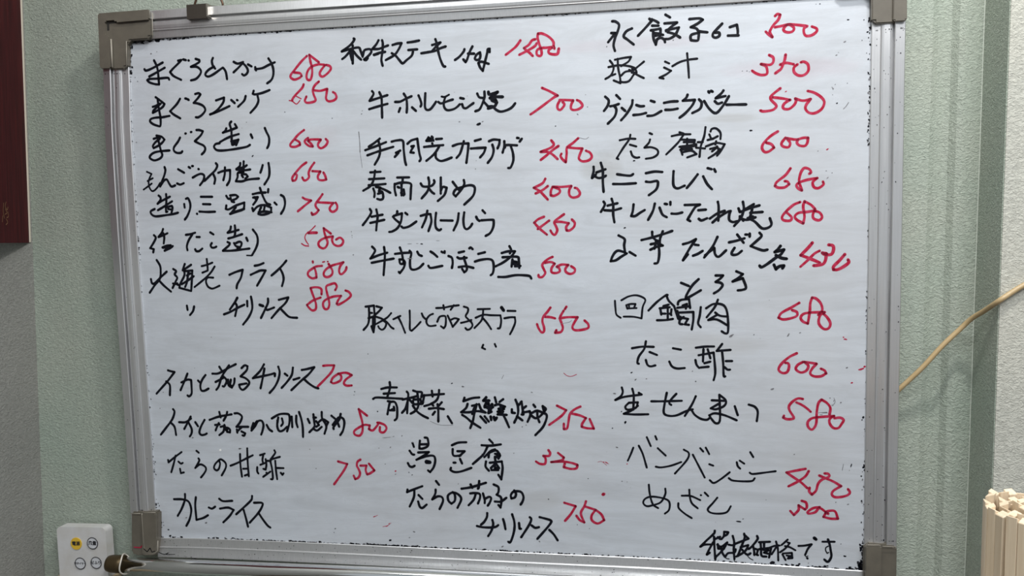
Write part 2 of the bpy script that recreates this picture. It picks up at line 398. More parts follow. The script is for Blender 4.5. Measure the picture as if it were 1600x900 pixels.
# ------------------------------------------------------------------ handwriting
INK = [
('menu_line','k','まぐろ山かけ','''4.1:-5541,3772 -5514,3748 -5403,3778 -5203,3864|4.1:-5462,3651 -5351,3697 -5173,3778|4.1:-5359,3905 -5315,3805 -5300,3701 -5293,3513 -5362,3520 -5461,3553 -5502,3592 -5458,3609 -5299,3608 -5133,3612 -5106,3581|4.1:-4930,3878 -4873,3885 -4911,3848 -5031,3752 -5084,3703 -5024,3635 -4892,3567|4.1:-4837,3893 -4788,3878|4.1:-4745,3872 -4736,3869|4.1:-4617,3890 -4554,3868 -4564,3830 -4709,3767 -4603,3761 -4536,3700 -4553,3637 -4628,3570 -4722,3549|4.1:-4313,3887 -4333,3837 -4320,3766 -4281,3715|4.1:-4300,3749 -4394,3706 -4454,3651 -4453,3613 -4400,3596 -4299,3637 -4169,3713 -4140,3718 -4099,3652 -4083,3536|4.1:-3954,3807 -3886,3775 -3788,3795|4.1:-3802,3776 -3875,3710 -3966,3639|4.1:-3802,3783 -3743,3723 -3714,3658 -3735,3608 -3785,3582 -3818,3606|4.1:-3707,3752 -3646,3717|4.1:-3585,3702 -3573,3650|4.1:-3586,3670 -3461,3682 -3363,3721 -3245,3762|4.1:-3351,3828 -3307,3756 -3277,3660 -3282,3559 -3320,3485 -3394,3436'''),
('price','r','680','''4.0:-2698,3830 -2803,3742 -2917,3622 -2982,3550 -2984,3506 -2924,3472 -2842,3493 -2800,3522 -2825,3567 -2932,3586|4.0:-2500,3722 -2656,3847 -2641,3740 -2619,3638 -2623,3538 -2654,3458 -2701,3461 -2718,3518 -2688,3604 -2617,3663 -2509,3689 -2402,3677|4.0:-2402,3671 -2487,3569 -2483,3512 -2436,3497 -2354,3549 -2304,3609 -2322,3654 -2382,3676'''),
('menu_line','k','まぐろユッケ','''4.1:-5368,3308 -5292,3253 -5216,3191 -5256,3140 -5360,3086 -5435,3057 -5418,3095 -5326,3169 -5281,3200|4.1:-5429,3154 -5370,3171 -5295,3201|4.1:-5334,3274 -5322,3117 -5302,2973 -5310,2845 -5347,2837 -5446,2874 -5494,2922 -5470,2960 -5382,2976 -5266,2978 -5135,2994|4.1:-4932,3262 -4994,3180 -5093,3094 -5123,3069 -5062,3014 -4944,2944|4.1:-4839,3264 -4810,3256|4.1:-4797,3249 -4776,3235|4.1:-4657,3327 -4599,3337 -4565,3316 -4618,3254 -4693,3186 -4609,3169 -4526,3127 -4494,3061 -4548,2992 -4622,2950 -4671,2952|4.1:-4295,3207 -4152,3245 -4171,3169 -4261,3070 -4349,3009 -4414,2986 -4292,3020 -4062,3106|4.1:-4028,3201 -3968,3147|4.1:-3928,3196 -3917,3192|4.1:-3774,3253 -3806,3178 -3916,3087|4.1:-3631,3329 -3648,3285 -3607,3271 -3481,3290 -3355,3329|4.1:-3567,3243 -3557,3166 -3603,3079 -3705,2981'''),
('price','r','650','''4.0:-2772,3389 -2801,3333 -2908,3238 -2965,3177 -2980,3140|1.9:-3028,3148 -2974,3133 -2908,3086 -2844,3140|1.9:-2909,3212 -2823,3164|4.0:-2514,3420 -2576,3373 -2620,3300 -2610,3224 -2580,3134 -2629,3105 -2724,3097 -2763,3130 -2733,3198|4.0:-2620,3293 -2500,3275 -2378,3300 -2395,3213 -2404,3151 -2366,3105 -2278,3114 -2229,3156 -2247,3219 -2286,3246'''),
('menu_line','k','まぐろ造り','''4.1:-5393,2682 -5300,2658 -5253,2611 -5292,2566 -5367,2516 -5457,2480 -5469,2514 -5422,2571 -5331,2633|4.1:-5447,2631 -5329,2659|4.1:-5373,2661 -5357,2569 -5329,2436 -5308,2356 -5352,2305 -5455,2276 -5529,2311 -5531,2351 -5462,2401 -5344,2423 -5170,2430|4.1:-4970,2632 -5010,2569 -5087,2480 -5091,2421 -5042,2386 -4970,2384 -4940,2409|4.1:-4871,2695 -4859,2697|4.1:-4770,2715 -4758,2717|4.1:-4669,2744 -4619,2742 -4557,2720 -4596,2657 -4708,2564 -4646,2529 -4556,2486 -4530,2433 -4555,2382 -4600,2344|4.1:-4047,2855 -4077,2817 -4054,2726 -4053,2623 -4056,2558|4.1:-4140,2749 -4161,2707 -4204,2683 -4083,2714 -3954,2754 -3986,2814|4.1:-4262,2534 -4146,2588 -4046,2622 -3925,2650|4.1:-4057,2545 -4053,2481|4.1:-4064,2539 -3993,2549 -3937,2560 -3960,2516 -3983,2471|4.1:-4039,2480 -3989,2498|4.1:-4023,2518 -3988,2517|4.1:-4270,2515 -4342,2504 -4372,2460 -4340,2413 -4270,2395 -4128,2399 -3944,2418 -3803,2439 -3738,2469|4.1:-3716,2635 -3691,2576|4.1:-3468,2728 -3443,2663 -3406,2585 -3403,2508 -3420,2444 -3445,2404'''),
('price','r','600','''4.0:-2798,2669 -2896,2603 -2982,2517 -3040,2456 -3035,2417 -2960,2408 -2876,2437 -2888,2482 -2955,2523|4.0:-2735,2540 -2792,2497 -2780,2459 -2721,2412 -2660,2403 -2685,2442 -2737,2495 -2696,2513 -2614,2513 -2520,2506 -2570,2438 -2559,2387 -2512,2370 -2443,2408 -2406,2470 -2438,2515'''),
('menu_line','k','もんごうイカ造り','''3.2:-5605,2093 -5523,2055 -5575,1962 -5585,1904 -5576,1833 -5535,1772 -5482,1783 -5420,1840 -5377,1903|3.2:-5602,1940 -5502,1984|3.2:-5683,1800 -5608,1845 -5527,1896|4.1:-5279,2159 -5267,2106 -5292,2024 -5336,1932 -5381,1839|4.1:-5366,1862 -5303,1937 -5251,1953 -5216,1893 -5180,1839 -5142,1838 -5102,1854|4.1:-5035,2116 -4929,2054|4.1:-5068,1883 -5011,1863 -4946,1885|4.1:-4843,2147 -4816,2129|4.1:-4782,2160 -4763,2160|4.1:-4671,2108 -4662,2105|4.1:-4781,1971 -4682,2017 -4618,2027 -4575,1996 -4592,1921 -4660,1841|4.1:-4355,2192 -4332,2151 -4374,2077 -4467,1999 -4574,1909|4.1:-4409,2014 -4382,1938 -4402,1857|4.1:-4320,2035 -4236,2061 -4110,2074 -4115,1976 -4132,1896 -4180,1827|4.1:-4198,2118 -4207,2014 -4238,1910|4.1:-3924,2180 -3936,2132 -3998,2087 -3871,2110 -3811,2142|4.1:-3863,2205 -3870,2130 -3874,2062 -3919,2043|4.1:-3998,2080 -3874,2062 -3753,2072|4.1:-3972,2024 -3875,2035 -3972,2024 -3983,1956 -4016,1889 -3913,1883 -3793,1910 -3609,1920|4.1:-3908,1981 -3887,1947|4.1:-3906,2002 -3833,1993 -3806,1958 -3851,1925|4.1:-3535,2133 -3558,2066 -3582,2012|4.1:-3432,2163 -3422,2061 -3432,1953 -3480,1873 -3522,1820'''),
('price','r','650','''4.0:-2782,2151 -2867,2097 -2973,1993 -3034,1914 -3029,1866 -2978,1878 -2953,1952 -2988,1980|4.0:-2647,2143 -2711,2065 -2750,1986 -2746,1918 -2791,1872 -2835,1867 -2861,1915|4.0:-2685,2010 -2549,1999 -2595,1927 -2583,1873 -2520,1858 -2455,1869 -2474,1937 -2500,1984'''),
('menu_line','k','造り三品盛り','''4.1:-5416,1692 -5385,1662 -5388,1615 -5444,1557 -5363,1602 -5210,1669|4.1:-5279,1712 -5278,1624 -5290,1529|4.1:-5444,1450 -5330,1507 -5176,1591|4.1:-5298,1506 -5297,1417 -5271,1422|4.1:-5292,1494 -5187,1515 -5176,1479 -5201,1397|4.1:-5255,1464 -5204,1456|4.1:-5502,1470 -5569,1441 -5578,1406 -5541,1364 -5470,1347 -5300,1364 -5170,1379 -5078,1400|4.1:-4960,1539 -4955,1480|4.1:-4923,1626 -4884,1631 -4851,1542 -4863,1448 -4914,1343 -4966,1280|4.1:-4739,1374 -4735,1369|4.1:-4652,1652 -4449,1646|4.1:-4621,1530 -4488,1524|4.1:-4692,1409 -4552,1399 -4412,1400|4.1:-4200,1654 -4165,1605 -4120,1618|4.1:-4132,1659 -4035,1664 -3993,1635 -4031,1602 -4107,1576|4.1:-4108,1562 -4064,1548|4.1:-4128,1604 -4101,1555|4.1:-4208,1496 -4219,1441 -4167,1433 -4037,1492 -3887,1536 -3907,1434 -4013,1395 -4141,1357 -4039,1464|4.1:-4149,1357 -4042,1396 -3892,1433|4.1:-3732,1669 -3628,1687 -3503,1690|4.1:-3602,1768 -3570,1671 -3544,1602 -3497,1519 -3433,1490|4.1:-3457,1743 -3464,1689|4.1:-3728,1614 -3646,1619 -3687,1551 -3734,1498|4.1:-3705,1620 -3678,1579|4.1:-3751,1444 -3739,1395 -3654,1469 -3536,1486 -3421,1442 -3439,1367 -3573,1330 -3653,1345|4.1:-3596,1453 -3628,1399|4.1:-3537,1452 -3555,1384|4.1:-3644,1372 -3526,1383 -3417,1367|4.1:-3358,1522 -3323,1488|4.1:-3243,1642 -3194,1607 -3177,1511 -3203,1416 -3258,1336'''),
('price','r','750','''4.0:-2869,1591 -2820,1563 -2727,1540 -2839,1462 -2966,1370|4.0:-2529,1636 -2575,1577 -2651,1484 -2646,1430 -2605,1381 -2657,1329 -2716,1310 -2729,1344|4.0:-2635,1511 -2521,1501 -2350,1490 -2410,1424 -2412,1377 -2363,1349 -2298,1387 -2288,1448 -2314,1496'''),
('menu_line','k','活たこ造り','''4.1:-5543,1033 -5512,990 -5554,913 -5626,817 -5561,798 -5575,743|4.1:-5371,1132 -5398,1073 -5462,1002 -5374,1030 -5293,1062|4.1:-5372,1066 -5357,994 -5373,891|4.1:-5400,825 -5319,854 -5247,859 -5309,812 -5364,770|4.1:-5364,770 -5270,805 -5208,846|4.1:-5388,819 -5307,836|4.1:-4961,1028 -4876,1038 -4790,1061|4.1:-4844,1032 -4914,937 -4953,842 -4946,770|4.1:-4768,989 -4710,987|4.1:-4806,785 -4788,755 -4736,754 -4675,795|4.1:-4518,1061 -4462,1025|4.1:-4502,882 -4523,847 -4506,810 -4461,807 -4421,823|4.1:-4146,1149 -4162,1090 -4209,1049 -4113,1065 -4009,1093|4.1:-4075,1165 -4072,1100 -4084,1005 -4118,970|4.1:-4202,954 -4105,976 -3949,1021|4.1:-4218,895 -4180,876 -4195,841 -4309,753 -4168,751 -3988,766 -3834,781|4.1:-4104,875 -4074,827 -3999,802|4.1:-4072,874 -4007,897 -3970,873 -3992,814 -4051,791|4.1:-3882,960 -3860,906|4.1:-3760,1091 -3695,998 -3683,893 -3720,788 -3796,671|2.4:-3888,669 -3797,664'''),
('price','r','580','''1.9:-2675,1131 -2747,1064 -2832,1007 -2862,943 -2838,878 -2805,831|2.4:-2806,805 -2868,813 -2922,846|4.9:-2797,1020 -2653,1019|4.0:-2414,999 -2533,1089 -2523,1014 -2499,936 -2475,858 -2505,787 -2554,762 -2615,789 -2633,848 -2589,899 -2499,936 -2382,953 -2398,896 -2374,830 -2307,797 -2238,815 -2209,879 -2261,932 -2330,901'''),
('menu_line','k','大海老フライ','''4.1:-5520,615 -5466,523 -5458,438 -5479,305 -5587,184 -5685,62|4.1:-5646,294 -5631,227 -5584,221 -5472,317 -5346,419|4.1:-5495,268 -5414,182 -5288,78|4.1:-5225,460 -5175,423 -5204,369 -5161,314 -5199,241 -5258,138|4.1:-5167,217 -5214,205 -5246,217|4.1:-5010,542 -5056,434|4.1:-5035,445 -4893,528|4.1:-5029,433 -5028,349 -5108,216 -5132,143 -4919,87|4.1:-5030,421 -4879,431 -4893,299 -4918,99|4.1:-5083,204 -4974,263 -4858,335|4.1:-4952,408 -4988,239 -5026,155|4.1:-4982,348 -4914,384|4.1:-5175,205 -5123,180|3.6:-4705,502 -4606,524 -4507,559|3.6:-4607,620 -4601,512 -4599,428|3.6:-4698,393 -4599,428|3.6:-4472,493 -4549,391 -4672,284 -4856,153|3.6:-4508,307 -4606,308 -4642,248 -4614,163 -4551,126 -4499,132 -4399,173|4.1:-4215,352 -4097,398 -3974,432 -4013,301 -4082,194 -4099,123|4.1:-3759,496 -3683,508 -3598,539|4.1:-3836,348 -3730,392 -3660,417 -3570,416 -3638,307 -3734,165|4.1:-3200,572 -3272,496 -3372,407 -3471,331|4.1:-3315,445 -3272,354 -3262,264 -3295,155'''),
('price','r','880','''4.0:-2743,553 -2741,533|4.0:-2589,480 -2690,469 -2773,425 -2829,381 -2832,324 -2766,278 -2691,290 -2695,361 -2712,431 -2725,450|2.4:-2573,540 -2539,547|2.4:-2493,547 -2479,549|4.0:-2474,511 -2443,459 -2412,396 -2428,332 -2497,295 -2556,314 -2560,372 -2504,435 -2408,484 -2287,515 -2220,533 -2276,470 -2299,394 -2281,343 -2241,349 -2185,406 -2170,456'''),
('menu_line','k','チリソース','''4.1:-5013,-161 -5004,-234|4.1:-4882,-174 -4907,-252 -4966,-319|4.6:-4095,-33 -4144,-111|4.1:-4144,-111 -4241,-231|4.1:-4349,-309 -4230,-267 -4098,-201 -3973,-148|4.1:-4132,-123 -4110,-183 -4150,-340|4.1:-3922,-86 -3923,-178|4.1:-3851,-16 -3837,-112 -3843,-232 -3914,-364 -4016,-482|4.9:-3702,-153 -3641,-173|4.1:-3552,-50 -3556,-121 -3609,-225 -3693,-375|4.1:-3601,-199 -3575,-238 -3449,-197|4.1:-3361,-71 -3284,-52 -3194,-33 -3247,-123 -3376,-239 -3506,-375|4.1:-3347,-207 -3281,-278 -3189,-356 -3053,-370'''),
('price','r','880','''4.0:-2616,15 -2613,91 -2652,124 -2732,131 -2800,119 -2777,41 -2741,-62 -2718,-152 -2728,-229 -2790,-248 -2855,-190 -2874,-157 -2769,-87 -2632,-37|4.0:-2378,83 -2349,140 -2380,192 -2448,179 -2530,142 -2521,39 -2498,-63 -2489,-153 -2519,-223 -2572,-223 -2597,-165 -2581,-101 -2498,-50 -2389,-19 -2282,-13 -2339,-90 -2361,-141 -2328,-154 -2205,-90 -2116,-14 -2146,49 -2205,75'''),
('menu_line','k','イカと茄子チリソース','''4.1:-5428,-1265 -5369,-1281 -5309,-1293 -5438,-1441 -5567,-1570 -5668,-1671|4.1:-5474,-1457 -5409,-1520 -5420,-1696|4.1:-5072,-1318 -5121,-1422 -5217,-1606|4.1:-5192,-1470 -5078,-1421 -5010,-1428 -5009,-1548 -5015,-1659 -5061,-1707 -5094,-1692|4.1:-4883,-1435 -4835,-1482|4.1:-4742,-1339 -4806,-1418 -4846,-1514 -4834,-1601 -4775,-1608 -4696,-1568|4.1:-4614,-1314 -4496,-1305 -4307,-1209 -4179,-1148|4.1:-4482,-1195 -4443,-1257 -4412,-1288|4.1:-4305,-1170 -4395,-1288 -4449,-1367|4.1:-4564,-1455 -4417,-1383|4.1:-4459,-1383 -4509,-1526 -4559,-1590|4.1:-4415,-1359 -4361,-1429 -4408,-1525 -4441,-1525|4.1:-4335,-1413 -4331,-1508 -4275,-1547 -4229,-1475 -4216,-1389|4.1:-4285,-1413 -4306,-1508 -4257,-1523|4.1:-4082,-1215 -4022,-1167 -3973,-1183 -3993,-1253 -4106,-1356 -4017,-1387 -3954,-1456 -4008,-1536 -4077,-1584 -4125,-1553 -4139,-1498 -4005,-1473|4.1:-3677,-1149 -3757,-1267 -3887,-1385 -3695,-1344 -3579,-1320 -3496,-1296|4.1:-3673,-1219 -3714,-1391 -3759,-1556|4.1:-3488,-1303 -3495,-1350|4.1:-3425,-1186 -3405,-1279 -3436,-1404 -3507,-1530 -3603,-1632|4.1:-3316,-1302 -3269,-1337|4.1:-3168,-1200 -3195,-1324 -3291,-1449 -3385,-1544|4.1:-3166,-1401 -3059,-1369|4.1:-3013,-1237 -2923,-1221 -2793,-1189 -2895,-1306 -3029,-1415 -3215,-1580|4.1:-2987,-1384 -2902,-1460 -2807,-1521 -2736,-1543'''),
('price','r','700','''4.0:-2639,-1165 -2567,-1157 -2447,-1156 -2491,-1256 -2608,-1380 -2751,-1513|4.0:-2381,-1293 -2480,-1363 -2515,-1433 -2467,-1455 -2354,-1408 -2335,-1331 -2381,-1293 -2253,-1277 -2151,-1314 -2258,-1392 -2292,-1454 -2246,-1491 -2158,-1486'''),
('menu_line','k','イカと茄子の四川炒め','''4.1:-5374,-1936 -5351,-1984 -5402,-2113 -5524,-2260 -5632,-2384|4.1:-5440,-2162 -5367,-2241 -5345,-2385|4.1:-5276,-2159 -5156,-2156 -5049,-2090|4.1:-5056,-2058 -5123,-2172 -5189,-2278|4.1:-5104,-2155 -5051,-2267 -5056,-2347 -5093,-2404|4.1:-4976,-2153 -4929,-2224|4.1:-4803,-2110 -4878,-2231 -4910,-2328 -4878,-2372 -4818,-2366 -4774,-2344|4.1:-4710,-2108 -4538,-2049 -4300,-2005|4.1:-4525,-1969 -4505,-2064|4.1:-4382,-1967 -4402,-2031 -4457,-2119|4.1:-4613,-2194 -4528,-2184|4.1:-4544,-2161 -4581,-2225 -4610,-2289|4.1:-4514,-2224 -4445,-2206 -4467,-2302 -4547,-2368|4.1:-4448,-2254 -4396,-2237 -4348,-2268 -4350,-2316 -4400,-2309 -4397,-2253|4.1:-4444,-2190 -4416,-2285|4.1:-4249,-1988 -4182,-1987 -4118,-2041 -4156,-2137 -4227,-2218 -4010,-2213|4.1:-4127,-2216 -4215,-2297|4.1:-4222,-2265 -4216,-2321|4.1:-4139,-2295 -4074,-2326 -4093,-2366 -4126,-2362|4.1:-3850,-2115 -3903,-2180 -3958,-2276 -3887,-2195 -3833,-2115 -3767,-2106 -3737,-2176 -3758,-2271 -3787,-2343|4.1:-3918,-2148 -3956,-2244|4.1:-3679,-2175 -3641,-2245 -3585,-2284|4.1:-3583,-2063 -3448,-1990 -3316,-1980 -3268,-2010 -3274,-2136 -3322,-2278|4.1:-3485,-2093 -3491,-2203 -3461,-2273 -3395,-2264 -3318,-2199|4.1:-3402,-2060 -3389,-2138 -3424,-2186|4.1:-3467,-2045 -3488,-2140|4.1:-3228,-2025 -3225,-2205|4.1:-3146,-2008 -3151,-2118 -3130,-2203|4.1:-3094,-1945 -3059,-2069 -3041,-2209 -3043,-2366|4.1:-2945,-2059 -2915,-2129|4.1:-2844,-1979 -2834,-2112 -2837,-2190 -2930,-2285|4.1:-2846,-2034 -2798,-2033|4.1:-2800,-2095 -2755,-2157 -2805,-2189|4.1:-2697,-1938 -2693,-2047 -2626,-2170 -2664,-2303|4.1:-2778,-2126 -2686,-2062 -2591,-2107 -2626,-2170|4.1:-2855,-2221 -2791,-2251 -2707,-2187|4.1:-2530,-1997 -2445,-2073 -2402,-2181|4.1:-2369,-1963 -2396,-2057 -2498,-2183 -2500,-2222|4.1:-2513,-2152 -2411,-2026 -2332,-2040 -2311,-2117 -2340,-2242 -2391,-2320'''),
('price','r','800','''4.0:-1916,-1986 -2055,-1878 -2027,-1988 -2000,-2111 -2006,-2250 -2056,-2321 -2135,-2307 -2149,-2253 -2083,-2198 -1970,-2141 -1875,-2147 -1893,-2209 -1831,-2231 -1765,-2168 -1715,-2098 -1747,-2098|4.0:-1715,-2098 -1622,-2134 -1593,-2195 -1643,-2258 -1705,-2244 -1702,-2167'''),
('menu_line','k','たらの甘酢','''3.7:-5523,-2825 -5518,-2867 -5385,-2765 -5260,-2678|3.7:-5376,-2744 -5423,-2892 -5477,-3042|3.7:-5330,-2848 -5287,-2882 -5249,-2867|3.7:-5308,-2973 -5297,-3050 -5237,-3034|3.7:-4984,-2650 -4941,-2684|3.7:-4954,-2782 -4942,-2823 -5023,-2951 -4931,-2886 -4844,-2918 -4825,-2973 -4866,-3044 -4929,-3116|3.7:-4573,-2813 -4561,-2868 -4588,-2952 -4634,-2982 -4676,-2941 -4650,-2871 -4572,-2799 -4528,-2791 -4458,-2851 -4462,-2935 -4543,-3069|3.7:-4372,-2893 -4253,-2846 -4074,-2758 -3955,-2700|3.7:-4186,-2685 -4189,-2872 -4171,-3079|3.7:-4051,-2585 -4055,-2799 -4047,-3068|3.7:-4142,-2939 -4069,-2935|3.7:-4119,-3056 -4060,-3034|3.7:-3825,-2696 -3738,-2666|3.7:-3767,-2688 -3786,-2778 -3775,-2832|3.7:-3827,-2861 -3716,-2817|3.7:-3728,-2762 -3719,-2858 -3737,-2941 -3780,-2929|3.7:-3886,-2904 -3890,-2974 -3870,-3014|3.7:-3701,-2789 -3643,-2787 -3613,-2759 -3468,-2714|3.7:-3563,-2607 -3550,-2648 -3612,-2732 -3643,-2787 -3621,-2924 -3615,-3089 -3652,-3104|3.7:-3787,-3067 -3652,-2973|3.7:-3725,-2996 -3712,-3010|3.7:-3557,-2785 -3551,-2950 -3537,-3101|3.7:-3534,-2908 -3413,-2907|3.7:-3467,-2988 -3440,-3022 -3417,-2994'''),
('price','r','750','''4.0:-2448,-2765 -2372,-2786 -2290,-2804 -2350,-2914 -2453,-3053 -2534,-3158|4.0:-2058,-2724 -2108,-2759 -2124,-2827 -2092,-2893 -2074,-2960 -2105,-3029 -2161,-3057 -2186,-2997|4.0:-2062,-2825 -1959,-2822 -1975,-2903 -1950,-2970 -1895,-2948 -1824,-2899 -1916,-2787'''),
('menu_line','k','カレーライス','''4.1:-5453,-3514 -5295,-3511 -5192,-3540 -5152,-3616 -5143,-3714 -5181,-3857 -5251,-3981|4.1:-5242,-3415 -5251,-3521 -5320,-3679 -5403,-3809|4.1:-5042,-3464 -5062,-3613 -5054,-3864 -4926,-3826 -4833,-3773|4.1:-4811,-3638 -4753,-3655 -4691,-3616|4.1:-4610,-3477 -4538,-3516 -4369,-3503|4.1:-4605,-3649 -4456,-3625 -4355,-3663 -4435,-3772 -4559,-3889|4.1:-4006,-3407 -4024,-3477 -4147,-3593 -4315,-3739|4.1:-4172,-3656 -4130,-3830 -4107,-3948|4.1:-3976,-3524 -3838,-3519 -3826,-3567 -3905,-3695 -4074,-3876|4.1:-3905,-3695 -3824,-3817 -3749,-3912 -3700,-3945'''),
('menu_line','k','和牛ステーキ150g','''4.1:-1906,4057 -1895,4040 -1964,3961 -2111,3869 -1990,3895 -1835,3915 -1801,3863 -1769,3766|4.1:-1926,3953 -1937,3670|4.1:-1973,3867 -1964,3794 -1944,3715|4.1:-1967,3872 -2054,3787 -2109,3751|4.1:-1914,3858 -1863,3788 -1795,3723|4.1:-1766,3783 -1742,3859 -1694,3879 -1641,3876 -1625,3831 -1686,3767 -1747,3726 -1687,3740 -1712,3713 -1747,3721|4.1:-1500,4006 -1538,3948 -1605,3879 -1505,3874 -1422,3897 -1345,3920|4.1:-1442,4003 -1432,3953 -1442,3832 -1464,3711 -1455,3644 -1446,3610|4.1:-1585,3790 -1496,3812 -1395,3823|4.1:-1579,3784 -1508,3802|4.1:-1274,3922 -1198,3939 -1128,3941 -1178,3850 -1251,3766 -1394,3696|4.1:-1291,3796 -1228,3753 -1172,3684 -1121,3632 -1055,3678 -972,3739 -946,3804|4.1:-1029,3946 -941,3952 -842,3965|4.1:-1021,3830 -876,3833|4.1:-814,3769 -704,3780 -588,3795 -507,3829 -420,3851|4.1:-637,3885 -504,3916 -563,3870 -646,3787|4.1:-583,3970 -562,3903 -543,3782 -512,3659 -469,3559 -435,3546|4.1:-127,3792 -141,3757 -212,3682 -283,3637|4.1:0,3827 -46,3745 -87,3639 -113,3598 -150,3642|4.1:-72,3723 28,3717|4.1:117,3730 66,3703 33,3644 64,3619 108,3634 122,3688 110,3731|4.1:267,3728 268,3776 237,3772 229,3718 202,3623 154,3451 111,3507 88,3575 138,3590 250,3551'''),
('price','r','1480','''4.0:748,3875 679,3789 590,3722 515,3672|4.0:976,3879 926,3864 876,3802 801,3758 837,3720 886,3682 934,3631|4.0:999,3818 961,3773 837,3708 725,3661|4.0:1254,3756 1250,3828 1184,3903 1087,3956 1020,3960 1013,3901 1036,3804 1064,3720 1069,3648 1038,3626 996,3652 1003,3717 1071,3743 1157,3744 1254,3750 1266,3720|4.4:1236,3746 1180,3707 1186,3659 1252,3638 1313,3646 1333,3722'''),
('menu_line','k','牛ホルモン焼','''4.1:-1634,3228 -1612,3183 -1681,3080 -1532,3117 -1383,3155|4.1:-1516,3206 -1484,3121 -1483,2975 -1484,2807|4.1:-1692,2951 -1536,2989 -1387,3021|4.1:-1263,3044 -1181,3045 -1085,3086 -991,3120|4.1:-1118,3165 -1079,3091 -1072,2968 -1081,2868|4.1:-1184,2945 -1210,2885|4.1:-991,2948 -928,2889|4.1:-880,3126 -853,3058 -838,2991 -854,2953|4.1:-769,3154 -778,3044 -781,2944 -753,2898 -695,2907 -635,2971 -601,3019|3.2:-510,3092 -459,3084 -389,3116|3.9:-565,3012 -519,2987 -403,3021 -328,3039|3.9:-453,3078 -478,2997 -469,2919 -419,2878 -326,2890 -268,2921 -221,2963|4.1:-213,3056 -156,3042|4.1:-187,2961 -165,2905 -120,2898 -62,2934 -4,2970|4.1:57,3110 87,3054 149,3039|4.1:171,3135 169,3044 121,2924 82,2865 18,2843|4.1:161,2977 222,2908|4.9:233,3126 251,3088 377,3119 301,3062 256,3034 338,3048 457,3042|4.9:314,3098 325,3036 275,3015|4.9:287,2996 361,2962 322,2903 221,2877|4.9:337,3012 355,2974|4.1:234,2907 297,2904 346,2853 420,2820 521,2840 597,2879 648,2937'''),
('price','r','700','''4.0:1066,3148 1169,3099 1303,3021 1241,2994 1092,2893 955,2802 880,2757|4.0:1332,2954 1435,2949 1539,2938 1507,2874 1506,2814 1555,2794 1628,2809 1677,2854 1641,2916 1593,2942|4.0:1332,2942 1300,2883 1299,2829 1335,2804 1373,2832 1404,2884 1374,2928'''),
('menu_line','k','手羽先カラアゲ','''4.1:-1536,2483 -1637,2413 -1724,2363|4.1:-1782,2311 -1610,2365 -1432,2425|4.1:-1750,2229 -1571,2283 -1316,2348|4.1:-1558,2450 -1535,2316 -1560,2196 -1635,2078|4.1:-1341,2429 -1256,2445 -1159,2435 -1149,2302 -1134,2128 -1116,2054|4.1:-1206,2284 -1277,2253 -1235,2251 -1300,2187|4.1:-1084,2386 -1019,2436 -921,2459 -911,2359 -894,2226 -876,2145 -898,2106|4.1:-1022,2343 -981,2349 -1024,2284 -1039,2251 -984,2242|4.1:-777,2421 -741,2472 -701,2444 -770,2420 -702,2418|4.1:-686,2483 -660,2416|4.1:-672,2469 -688,2417|4.1:-682,2377 -678,2372|4.1:-618,2441 -522,2444|4.1:-815,2327 -663,2337 -504,2344|4.1:-574,2320 -638,2230 -709,2166 -787,2109|4.1:-631,2230 -627,2150 -560,2101 -477,2112 -373,2148|4.1:-354,2325 -251,2354 -101,2355 -110,2264 -143,2054|4.1:-175,2391 -197,2320 -241,2203 -298,2139|4.1:1,2391 97,2413|4.1:-63,2275 39,2278 168,2280 139,2202 76,2132|4.1:224,2376 298,2399 392,2389 384,2324 355,2260|4.1:276,2322 294,2236 265,2132 195,2043|4.1:465,2367 463,2295 434,2192|4.1:470,2269 497,2307 664,2297|4.1:564,2291 595,2186 599,2068 556,1965 516,1956|4.1:666,2411 693,2406|4.1:705,2354 739,2395'''),
('price','r','450','''4.0:1194,2352 1232,2292 1185,2242 1026,2184 1131,2180 1209,2138 1287,2064|4.0:1303,2264 1211,2203 1117,2128 1024,2060|4.0:1605,2368 1526,2301 1434,2233 1426,2143 1410,2015 1365,2055 1333,2108 1347,2146|4.0:1434,2240 1538,2223 1667,2212 1627,2123 1613,2060 1665,2019 1756,2029 1808,2078 1783,2144 1719,2178'''),
('menu_line','k','春雨炒め','''4.1:-1711,1959 -1540,1964|4.1:-1632,1983 -1658,1849 -1719,1743 -1842,1672|4.1:-1736,1852 -1481,1857|4.1:-1747,1757 -1604,1760 -1463,1769|4.1:-1620,1727 -1494,1683 -1390,1626|4.1:-1671,1701 -1652,1633 -1661,1565|4.1:-1627,1727 -1550,1711 -1579,1671|4.1:-1580,1658 -1524,1643 -1513,1548 -1557,1522 -1613,1537|4.1:-1596,1618 -1538,1630|4.1:-1269,1864 -1073,1861|4.1:-1315,1765 -1318,1678 -1300,1583|4.1:-1179,1848 -1188,1768|4.1:-1315,1758 -1209,1782 -1056,1764 -1052,1670 -1064,1516|4.1:-1267,1716 -1240,1702|4.1:-1203,1755 -1209,1580|4.1:-1171,1673 -1159,1592|4.1:-1214,1621 -1174,1579|4.1:-888,1759 -848,1711 -723,1714 -666,1766 -672,1806|4.1:-761,1849 -750,1755 -781,1636 -882,1524|4.1:-766,1689 -712,1620 -672,1592|4.1:-560,1842 -564,1709 -568,1590|4.1:-567,1630 -530,1695 -469,1680 -506,1575 -577,1510 -620,1477|4.1:-370,1770 -311,1689 -258,1621|4.1:-191,1791 -186,1725 -244,1634 -328,1543 -362,1584 -325,1649 -215,1686 -105,1709 -37,1694 -18,1641 -55,1536 -195,1409'''),
